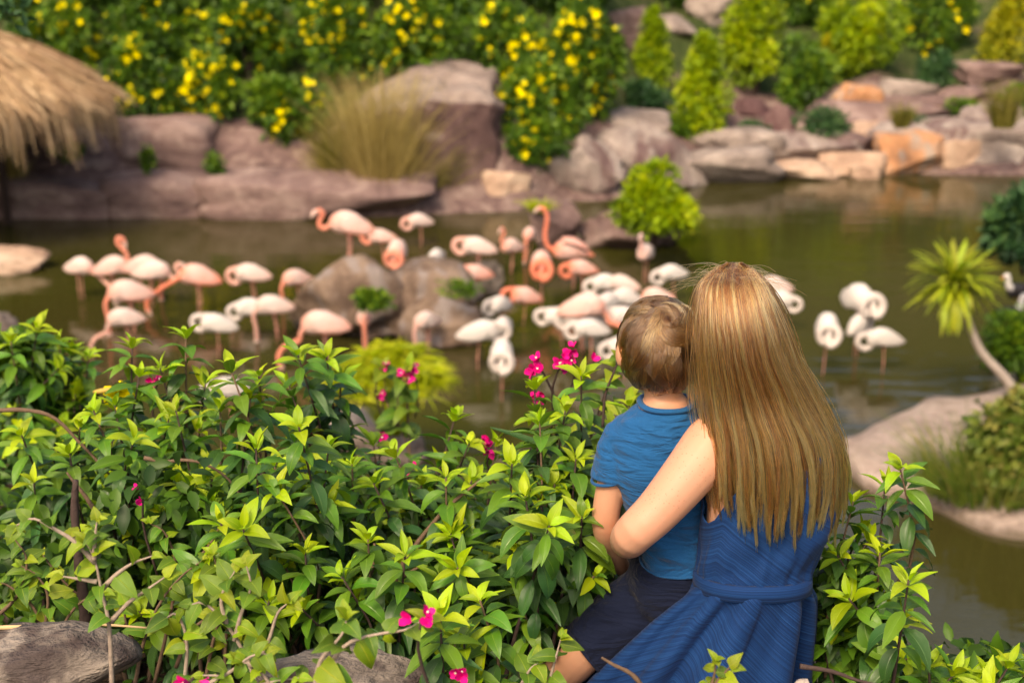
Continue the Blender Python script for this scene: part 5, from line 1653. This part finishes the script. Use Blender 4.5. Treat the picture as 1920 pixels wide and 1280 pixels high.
# ---- woman: one continuous body
TORSO = [(742, 1388, 1452, .0, .052), (772, 1352, 1505, .0, .066), (805, 1330, 1535, .0, .080), (850, 1325, 1548, .0, .092), (930, 1328, 1548, .0, .096), (1000, 1324, 1538, .0, .092),
         (1060, 1318, 1508, .0, .088), (1090, 1316, 1502, .0, .09), (1150, 1325, 1480, .01, .075), (1230, 1335, 1465, .03, .06), (1300, 1340, 1460, .05, .06)]
wb = MB()
wb.loft(loc(body_ring(TORSO, WY, 28, -.25), wr))
P = lambda u, v, dy=0.0: at_y(u, v, WY + dy) - wr.location
wb.tube([P(1425, 790), P(1412, 745), P(1398, 690, .01)], [.058, .050, .050], 14)
WH = P(1382, 600, .015)
wb.blob(WH, (.070, .088, .100), 20, 14)
face(wb, WH, .070, .088, .100)
# left arm: shoulder, elbow towards the camera, forearm round the boy
pts, rr = spline([P(1372, 800, .0), P(1335, 835, -.01), P(1290, 890, -.035), P(1235, 955, -.06), P(1190, 998, -.07), P(1180, 1010, -.02), P(1178, 1012, .07), P(1190, 1008, .17), P(1235, 1000, .22)], 26,
                 [.050, .059, .052, .045, .0405, .039, .036, .030, .024])
wb.tube(pts, rr, 16)
hand(wb, pts[-1], (1, .25, .1), (.25, -1, 0), 1, .088, .35)
pts, rr = spline([P(1495, 812), P(1520, 850, .03), P(1522, 920, .08), P(1505, 985, .14), P(1480, 1020, .2), P(1430, 1040, .25), P(1370, 1045, .24)], 22, [.05, .056, .048, .042, .038, .032, .024])
wb.tube(pts, rr, 16)
hand(wb, pts[-1], (-1, -.05, .05), (.1, -1, 0), -1, .088, .35)
# folded legs under the skirt
for s in (-1, 1):
    hip = P(1398 + s * 36, 1215, .10); kn = P(1400 + s * 75, 1225, .42); an = Vector((kn.x - s * .02, kn.y + .08, .09))
    pts, rr = spline([hip, hip.lerp(kn, .5) + Vector((0, 0, .02)), kn, kn.lerp(an, .35) + Vector((0, .015, 0)), an], 16, [.062, .062, .054, .050, .034])
    wb.tube(pts, rr, 14)
    wb.tube([an + Vector((0, -.03, -.02)), an + Vector((0, .03, -.045)), an + Vector((s * .01, .12, -.062)), an + Vector((s * .012, .18, -.07))], [.036, .038, .036, .018], 10, flat=.75)
remeshed(wb, 'body', [M['skin_woman']], wr, .0045, 8)
face_parts(wr, WH + wr.location, .070, .088, .100)

# ---- dress
def bodice():
    seg, rows = 120, 46
    V, T = [], []
    vs = [r[0] for r in TORSO]
    ed = lambda v, i: np.interp(v, vs, [r[i] for r in TORSO])
    for j in range(seg):
        th = 2 * math.pi * j / seg            # back is th = -90 deg
        ct, st = math.cos(th), math.sin(th)
        # the upper edge: low under the arms, a V with a strap on each side of the back
        a = math.degrees(math.atan2(st, ct)) % 360
        top = np.interp(a, [0, 20, 50, 90, 130, 160, 180, 193, 204, 214, 226, 240, 270, 300, 318, 335, 350, 360], [900, 840, 800, 800, 800, 860, 935, 962, 972, 962, 930, 895, 880, 865, 830, 840, 880, 900])
        for i in range(rows):
            f = i / (rows - 1)
            v = top + (1088 - top) * f
            uL, uR = ed(v, 1) - 9, ed(v, 2) + 9
            if v > 880: uR += 6 * (1 - abs(v - 960) / 130)
            hd = ed(v, 4) + .014
            q = (abs(ct) ** 2.4 + abs(st) ** 2.4) ** (-1 / 2.4)
            A = at_y(uL, v, WY); B = at_y(uR, v, WY)
            m = (A + B) / 2; hw = (B.x - A.x) / 2
            # gathers that run up from the waist, and slanting drag folds
            ga = smooth(960, 1088, v) * .0022 * (math.sin(th * 19 + .8 * math.sin(v * .02)) + .6 * math.sin(th * 31 + 1))
            sl = .003 * math.sin((v * .055) + th * 5.2) * smooth(900, 960, v) * (1 - smooth(1050, 1088, v)) * (1 if st < 0 else .3)
            gr = 1 + (ga + sl) / hd
            dy = hd * q * st * gr
            V.append((m.x + hw * q * ct * gr, WY + dy, m.z - .25 * dy))
            u_ = math.atan2(st, ct)
            x = hw * q * ct
            seam = -hw * .78
            T.append((abs(x - seam) * (.75) + (m.z) * 1.0 + (0 if st < 0 else .37)))
    V = np.array(V) - np.array(wr.location)
    idx = np.arange(seg * rows).reshape(seg, rows)
    nx = np.roll(idx, -1, 0)
    Fc = np.stack([idx[:, :-1], idx[:, 1:], nx[:, 1:], nx[:, :-1]], -1).reshape(-1, 4)
    me = np_mesh('bodice', V, Fc, {'tone': T}, smooth=True)
    o = link('bodice', me, wr, M['dress'])
    sm = o.modifiers.new('thick', 'SOLIDIFY'); sm.thickness = .002; sm.offset = 1
bodice()
# belt
BELT = []
for dv in (-13, -12, 0, 12, 13):
    v = 1085 + dv
    BELT.append((v, 1308 - (0 if abs(dv) == 13 else 6), 1511 + (0 if abs(dv) == 13 else 6), 0, .104 + (.007 if abs(dv) != 13 else 0)))
br = body_ring(BELT, WY, 72, -.19)
b = MB(); b.loft(loc(br, wr), 0, [p / 60 for p in range(5)], cap=False)
bo = b.build('belt', M['dress'], wr)
sm = bo.modifiers.new('thick', 'SOLIDIFY'); sm.thickness = .003
for k, dv in enumerate((-6, 1, 7)):
    st_ = body_ring([(1085 + dv, 1301.5, 1517.5, 0, .1113)], WY, 72, -.19)[0]
    q = MB(); q.tube([p - wr.location for p in st_] + [st_[0] - wr.location], .0008, 5); q.build('stitching', M['dress'], wr)

def skirt():
    seg, rows = 220, 60
    SV = [1086, 1100, 1130, 1180, 1250, 1300, 1360, 1410]
    SL = [1309, 1296, 1272, 1226, 1163, 1120, 1070, 1040]
    SR = [1509, 1516, 1524, 1528, 1527, 1526, 1530, 1535]
    HD = [.104, .125, .145, .185, .23, .26, .29, .31]
    YC = [0, .015, .04, .08, .12, .15, .17, .19]
    V, T = [], []
    for j in range(seg):
        th = 2 * math.pi * j / seg
        ct, st = math.cos(th), math.sin(th)
        q = (abs(ct) ** 2.3 + abs(st) ** 2.3) ** (-1 / 2.3)
        for i in range(rows):
            v = 1086 + (1410 - 1086) * i / (rows - 1)
            g = (i / (rows - 1))
            uL, uR, hd, yc = (np.interp(v, SV, a) for a in (SL, SR, HD, YC))
            A = at_y(uL, v, WY); B = at_y(uR, v, WY)
            m = (A + B) / 2; hw = (B.x - A.x) / 2
            # box pleats at the waist opening into broad folds
            a = th + .10 * math.sin(3 * th + 1)
            pl = math.sin(a * 11 + .6)
            pl = math.copysign(abs(pl) ** .6, pl)
            fold = (.009 * min(1, g * 6) + .030 * g) * (pl * .8 + .45 * math.sin(a * 5 + 2) + .08 * math.sin(a * 23 + 4 * g))
            gr = 1 + fold / max(hd, .09)
            dy = yc + hd * q * st * gr
            z = m.z - .25 * (hd * q * st) * (1 - g * .7)
            z = max(z, BED + .012 - .0 * g)
            V.append((m.x + hw * q * ct * gr, WY + dy, z))
            x = hw * q * ct
            seam = -hw * (.80 - .55 * g) 
            T.append(abs(x - seam) * .72 + m.z * .9 + (.4 if st > 0 else 0))
    V = np.array(V) - np.array(wr.location)
    idx = np.arange(seg * rows).reshape(seg, rows); nx = np.roll(idx, -1, 0)
    Fc = np.stack([idx[:, :-1], idx[:, 1:], nx[:, 1:], nx[:, :-1]], -1).reshape(-1, 4)
    o = link('skirt', np_mesh('skirt', V, Fc, {'tone': T}, smooth=True), wr, M['dress'])
    sm = o.modifiers.new('thick', 'SOLIDIFY'); sm.thickness = .002; sm.offset = 1
skirt()

# ---- woman's hair: a shell for the mass, strands over it
HV = np.array([492, 510, 540, 570, 600, 640, 680, 760, 830, 880, 940, 1010.])
HL = np.array([1366, 1328, 1306, 1302, 1301, 1304, 1308, 1312, 1318, 1322, 1328, 1338.])
HR = np.array([1388, 1422, 1448, 1461, 1470, 1480, 1490, 1534, 1575, 1588, 1586, 1572.])
HB_ = np.array([.045, -.020, -.058, -.084, -.101, -.112, -.114, -.108, -.122, -.130, -.132, -.130])
def _sm(a, win):
    g = np.arange(492, 1011.0); q = np.interp(g, HV, a)
    k = np.hanning(win); k /= k.sum()
    pad = np.concatenate([2 * q[0] - q[win // 2:0:-1], q, 2 * q[-1] - q[-2:-win // 2 - 2:-1]])
    return np.convolve(pad, k, 'same')[win // 2:win // 2 + len(g)]
HG_ = np.arange(492, 1011.0)
HL, HR, HB_ = _sm(HL, 31), _sm(HR, 31), _sm(HB_, 81)
HV = HG_
def hair_surface(t, v, w):
    """t in [-1.5, 1.5] across, v picture height at the woman's plane, w 0 outer .. 1 inner"""
    uL, uR, yb = np.interp(v, HV, HL), np.interp(v, HV, HR), np.interp(v, HV, HB_)
    k = 1 - .30 * w
    uc, hw = (uL + uR) / 2, (uR - uL) / 2 * (1 - .10 * w)
    ang = t * np.pi / 2
    Y = WY + .015 + (yb - .015) * np.cos(ang) * k
    return atY(uc + hw * np.sin(ang), v, Y)

def woman_hair():
    # inner shell
    n, m = 48, 40
    tt = np.linspace(-1.35, 1.35, n); 
    V = []
    for i in range(n):
        vend = np.interp(tt[i], [-1.35, -1, -.7, -.3, .3, .6, .85, 1.1, 1.35], [780, 830, 870, 900, 910, 900, 880, 850, 820])
        vv = 496 + (vend - 496) * np.linspace(0, 1, m) ** 1.1
        V.append(hair_surface(np.full(m, tt[i]), vv, np.full(m, .42)))
    V = np.array(V).reshape(-1, 3) - np.array(wr.location)
    idx = np.arange(n * m).reshape(n, m)
    Fc = np.stack([idx[:-1, :-1], idx[:-1, 1:], idx[1:, 1:], idx[1:, :-1]], -1).reshape(-1, 4)
    ho = link('hair', np_mesh('hair', V, Fc, smooth=True), wr, M['hair_base_w'])
    r = np.random.RandomState(21)
    NS, K = 21000, 16
    NCL = 320
    ct = r.uniform(-1.28, 1.28, NCL); cw = r.uniform(0, .9, NCL) ** 1.6
    ctone = np.clip(r.normal(.46, .33, NCL), 0, 1); cend = r.normal(0, 20, NCL) - 26 * (r.rand(NCL) < .2); cwav = r.uniform(0, 6.28, NCL)
    csh = r.normal(0, .035, NCL)
    t0 = r.uniform(-1.32, 1.32, NS)
    w0 = r.uniform(0, 1, NS) ** 1.3
    # each strand joins the nearest lock
    cid = np.argmin(np.abs(t0[:, None] - ct[None, :]) + .35 * np.abs(w0[:, None] - cw[None, :]) + r.uniform(0, .05, (NS, NCL)), 1)
    vr = 493 + 120 * r.uniform(0, 1, NS) ** 1.6 * (np.abs(t0) * .7 + .3)
    ve = np.interp(t0, [-1.3, -1, -.8, -.5, -.2, .15, .4, .6, .8, .95, 1.1, 1.3], [850, 890, 925, 965, 985, 990, 992, 985, 965, 925, 900, 860]) + cend[cid] + - 14 * r.rand(NS) ** 2 + r.normal(0, 6, NS) - 18 * w0
    s = np.linspace(0, 1, K)
    v = vr[:, None] + (ve - vr)[:, None] * s[None, :]
    cl = smooth(.18, 1.0, s) * .60
    t = t0[:, None] * (1 - cl) + (ct[cid] + csh[cid])[:, None] * cl
    w = w0[:, None] * (1 - cl * .5) + cw[cid][:, None] * cl * .5
    t = t + .012 * np.sin(s[None, :] * 7 + cwav[cid][:, None]) * s[None, :] + csh[cid][:, None] * s[None, :] ** 2
    fz = r.normal(0, 1, (NS, 1)) * .010
    t = t + fz * (s[None, :] * (1 - .5 * s[None, :]))
    P3 = hair_surface(t, v, w)
    # end of each lock tapers together and bends a little
    P3 = P3 + (np.sin(s[None, :, None] * 5 + cwav[cid][:, None, None]) * .011 * s[None, :, None] ** 3) * np.array([1, .5, 0])
    P3 = P3 + r.normal(0, .0008, P3.shape)
    # flyaways
    fly = r.rand(NS) < .012
    amp = np.where(fly, r.uniform(.008, .028, NS), 0)[:, None] * np.sin(s * np.pi)[None, :] ** 1.2
    out = np.stack([np.sin(t0 * np.pi / 2), -np.cos(t0 * np.pi / 2), .25 + 0 * t0], -1)
    P3 = P3 + amp[:, :, None] * out[:, None, :]
    tone = np.clip(.5 + (ctone[cid] - .46) * 1.05 + r.normal(0, .17, NS), 0, 1)
    so = make_curves('strands', P3 - np.array(wr.location), r.uniform(.00042, .00075, NS), tone, M['hair_woman'], ho)
    # loose fine hairs standing off the crown
    n2 = 170
    tt = r.uniform(-1.1, 1.1, n2); base = hair_surface(tt, 498 + r.uniform(0, 40, n2), np.zeros(n2))
    d = np.stack([np.sin(tt * 1.5) + r.normal(0, .5, n2), r.normal(0, .3, n2) - .3, r.uniform(.2, 1.0, n2)], -1)
    k2 = np.linspace(0, 1, 8)
    L = r.uniform(.01, .045, n2)
    Q = base[:, None, :] + d[:, None, :] * (L[:, None] * k2[None, :])[:, :, None] + np.array([0, 0, -1]) * (L[:, None] * k2[None, :] ** 2 * .8)[:, :, None] + np.array([1, 0, 0]) * (r.normal(0, .012, n2)[:, None] * k2[None, :] ** 2)[:, :, None]
    make_curves('flyaway_strands', Q - np.array(wr.location), np.full(n2, .00028), np.full(n2, .6), M['hair_woman'], ho)
woman_hair()

# ---- boy
by = empty('person', (at_y(1250, 1080, BY).x, BY, BED), 'small boy from behind in blue tee and navy shorts held by the woman', 'person', 'mother and child')
Q = lambda u, v, dy=0.0: at_y(u, v, BY + dy) - by.location
BT = [(742, 1212, 1285, .0, .042), (768, 1192, 1300, .0, .05), (790, 1162, 1312, .0, .060), (830, 1148, 1325, .0, .070), (880, 1150, 1330, .0, .078), (950, 1178, 1328, .0, .080), (1000, 1196, 1324, 0, .080), (1050, 1204, 1318, 0, .082), (1090, 1200, 1318, 0, .09), (1120, 1205, 1312, .01, .09)]
bb = MB()
bb.loft(loc(body_ring(BT, BY, 24, -.05), by))
bb.tube([Q(1248, 790), Q(1244, 750), Q(1240, 700, .015)], [.045, .038, .040], 14)
BH = Q(1239, 648, .01)
bb.blob(BH, (.066, .080, .082), 20, 14)
face(bb, BH, .066, .080, .082, 1.15)
pts, rr = spline([Q(1200, 822, .0), Q(1166, 850, -.003), Q(1147, 905, -.008), Q(1135, 975, -.01), Q(1142, 1010, .02), Q(1156, 1045, .09), Q(1168, 1066, .135)], 22, [.034, .033, .031, .029, .028, .023, .018])
bb.tube(pts, rr, 14)
hand(bb, pts[-1], (.55, .45, -.5), (.5, .3, .4), 1, .055, .5)
pts, rr = spline([Q(1305, 818), Q(1330, 860, .03), Q(1335, 920, .08), Q(1310, 970, .15), Q(1270, 1010, .19)], 16, [.038, .036, .031, .028, .020])
bb.tube(pts, rr, 14)
hand(bb, pts[-1], (-.7, .2, -.5), (.2, -.8, 0), -1, .055, .5)
LEGS = []
for k, (dy, du, dv) in enumerate(((0, 0, 0), (.13, 40, 8))):
    hip = Q(1245 + du, 1105 + dv, .02 + dy * .6); mid = Q(1170 + du, 1160 + dv, .0 + dy); kn = Q(1105 + du, 1212 + dv, -.02 + dy)
    sh = Q(1066 + du, 1252 + dv, .01 + dy); an = Vector((sh.x - .055, sh.y + .05, .075))
    LEGS.append((hip, mid, kn))
    pts, rr = spline([hip, mid, kn, sh, an], 22, [.072, .060, .046, .042, .026])
    bb.tube(pts, rr, 14)
    f = an + Vector((0, 0, -.012))
    bb.tube([f + Vector((.02, -.02, -.01)), f + Vector((-.02, .01, -.03)), f + Vector((-.07, .06, -.045)), f + Vector((-.10, .09, -.05))], [.026, .028, .027, .014], 10, flat=.75)
remeshed(bb, 'body', [M['skin_boy']], by, .0042, 8)
face_parts(by, BH + by.location, .066, .080, .082)

# shirt: torso and two short sleeves welded
sb = MB()
SH = [(760, 1197, 1297, .0, .056), (772, 1178, 1305, .0, .062), (790, 1150, 1316, .0, .069), (825, 1136, 1332, .0, .079), (880, 1141, 1338, .0, .088), (950, 1172, 1336, .0, .090), (1000, 1192, 1332, 0, .090), (1030, 1198, 1328, 0, .094), (1052, 1202, 1326, 0, .097)]
sb.loft(loc(body_ring(SH, BY, 28, -.05), by))
pts, rr = spline([Q(1210, 805), Q(1172, 828), Q(1155, 862), Q(1147, 900, -.005)], 10, [.052, .050, .047, .046])
sb.tube(pts, rr, 18)
pts, rr = spline([Q(1290, 800), Q(1318, 830, .02), Q(1328, 880, .06)], 10, [.050, .046, .042])
sb.tube(pts, rr, 18)
so = remeshed(sb, 'shirt', [M['tee']], by, .0045, 5)
# wrinkles: real relief on the shirt
for vtx in so.data.vertices:
    p = vtx.co; nrm = vtx.normal
    h = .0042 * noise.noise(Vector((p.x * 9 + 3, p.y * 9, p.z * 26 + p.x * 18))) + .0022 * noise.noise(Vector((p.x * 20, p.y * 20, p.z * 60 + p.x * 30)))
    vtx.co = p + nrm * h
# collar band, sleeve hem, bottom hem
col = body_ring([(754, 1201, 1296, 0, .054)], BY, 40, .0)[0]
q = MB(); q.tube([p - by.location for p in col] + [col[0] - by.location], .0052, 8, flat=1.5); q.build('collar', M['rib'], by)
c0 = Q(1148, 893, -.005)
rg = [c0 + Vector((.0415 * math.cos(a), .0415 * math.sin(a), .010 * math.cos(a))) for a in [2 * math.pi * k / 30 for k in range(31)]]
q = MB(); q.tube(rg, .0036, 7); q.build('sleeve_hem', M['rib'], by)
hm = body_ring([(1047, 1200.5, 1327.5, 0, .0975)], BY, 40, -.05)[0]
q = MB(); q.tube([p - by.location for p in hm] + [hm[0] - by.location], .0032, 7); q.build('shirt_hem', M['rib'], by)

# shorts
hb = MB()
hb.loft(loc(body_ring([(1046, 1192, 1322, 0, .091), (1062, 1180, 1324, 0, .096), (1090, 1176, 1324, 0, .104), (1120, 1178, 1318, .01, .104), (1150, 1200, 1300, .01, .09)], BY, 28, -.05), by))
for hip, mid, kn in LEGS:
    end = kn + (kn - mid).normalized() * .015
    pts, rr = spline([hip, hip.lerp(mid, .5), mid, kn, end], 16, [.080, .079, .074, .063, .060])
    hb.tube(pts, rr, 20)
ho = remeshed(hb, 'shorts', [M['shorts']], by, .0045, 6)
for vtx in ho.data.vertices:
    p = vtx.co; nrm = vtx.normal
    h = .004 * noise.noise(Vector((p.x * 12 + 7, p.y * 10, p.z * 22 - p.x * 14))) + .002 * noise.noise(Vector((p.x * 30, p.y * 30, p.z * 50)))
    vtx.co = p + nrm * h
wbn = body_ring([(1052, 1194, 1322, 0, .096), (1057, 1191, 1324, 0, .099), (1068, 1187, 1326, 0, .101), (1073, 1188, 1325, 0, .099)], BY, 60, -.05)
wbn = [[p + Vector((0, 0, 0)) * 0 for p in r] for r in wbn]
b = MB(); b.loft(loc(wbn, by), cap=False); b.build('waistband', M['shorts'], by)
h0, m0, k0 = LEGS[0]
ax = (k0 - m0).normalized(); x_ = ax.orthogonal().normalized(); y_ = ax.cross(x_)
c0 = k0 + ax * .013
rg = [c0 + x_ * (.0615 * math.cos(a)) + y_ * (.0615 * math.sin(a)) for a in [2 * math.pi * k / 30 for k in range(31)]]
q = MB(); q.tube(rg, .0035, 7); q.build('leg_hem', M['shorts'], by)

# ---- boy's hair: cap plus strands that swirl round the crown
def boy_hair():
    cen = np.array(BH); ax = np.array([.0705, .085, .0875])
    cap = MB()
    L = []
    for i in range(1, 13):
        ph = math.pi * i / 13 * .80
        row = []
        for j in range(32):
            a = 2 * math.pi * j / 32
            lim = 1.0 if math.sin(a) < .2 else .70
            p = ph * (lim if i > 4 else 1)
            row.append(Vector((BH.x + ax[0] * math.sin(p) * math.cos(a), BH.y + ax[1] * math.sin(p) * math.sin(a), BH.z + ax[2] * math.cos(p))))
        L.append(row)
    cap.loft(L)
    ho = cap.build('hair', M['hair_base_b'], by)
    r = np.random.RandomState(5)
    NS, K = 12500, 11
    wh = np.array([.15, -.62, .72]); wh /= np.linalg.norm(wh)
    d = r.normal(size=(NS * 3, 3)); d /= np.linalg.norm(d, axis=1, keepdims=True)
    # scalp: above the nape line, behind the forehead
    keep = (d[:, 2] > np.where(d[:, 1] < .25, -.90 - .1 * d[:, 1], .15)) 
    keep &= ~((np.abs(d[:, 0]) > .86) & (d[:, 2] < .02) & (d[:, 1] > -.22))
    d = d[keep][:NS]; NS = len(d)
    NC = 230
    cc = d[:NC]
    cid = np.argmax(d @ cc.T + r.normal(0, .004, (NS, NC)), 1)
    ctone = np.clip(r.normal(.40, .27, NC), 0, 1)
    clen = r.uniform(.048, .085, NC); clift = r.uniform(.004, .017, NC); ca = r.normal(0, .34, NC); cb_ = r.normal(0, .5, NC)
    def walk(p, length, lift, a0, a1):
        """combed along the scalp: away from the whorl, turning round it"""
        out = []
        n_ = len(p)
        low = smooth(.15, .8, -p[:, 2]); length = length * (1 - .45 * low); lift = lift * (1 - .35 * low) * (.30 + .70 * smooth(.15, .8, np.arccos(np.clip(p @ wh, -1, 1))))
        for k in range(K):
            f = k / (K - 1)
            h = lift * np.sin(np.pi * min(1, .08 + f * .70)) + .0015
            out.append(cen + p * ax + p * h[:, None])
            away = -(wh - (p @ wh)[:, None] * p); away /= (np.linalg.norm(away, axis=1, keepdims=True) + 1e-6)
            swirl = np.cross(p, away)
            dist = np.arccos(np.clip(p @ wh, -1, 1))
            ang = 1.15 * np.exp(-dist / .8) + .10 + a0 + a1 * f
            dr = away * np.cos(ang)[:, None] + swirl * np.sin(ang)[:, None]
            p = p + dr * (length / (K - 1) / .078)[:, None]
            p[:, 2] -= .014 * smooth(.2, 1.2, dist) * f
            p /= np.linalg.norm(p, axis=1, keepdims=True)
        return np.stack(out, 1)
    G = walk(cc.copy(), clen, clift, ca, cb_)
    S = walk(d.copy(), clen[cid] * r.uniform(.8, 1.08, NS), np.clip(clift[cid] + r.normal(0, .0012, NS), .003, .02), ca[cid] + r.normal(0, .05, NS), cb_[cid] + r.normal(0, .10, NS))
    fr = np.linspace(0, 1, K)
    c_ = (.78 * smooth(.05, .95, fr))[None, :, None]
    P3 = S * (1 - c_) + G[cid] * c_
    P3 = P3 + r.normal(0, .0006, P3.shape) * fr[None, :, None]
    tone = np.clip(ctone[cid] + r.normal(0, .14, NS), 0, 1)
    make_curves('strands', P3, r.uniform(.00045, .0008, NS), tone, M['hair_boy'], ho)
boy_hair()
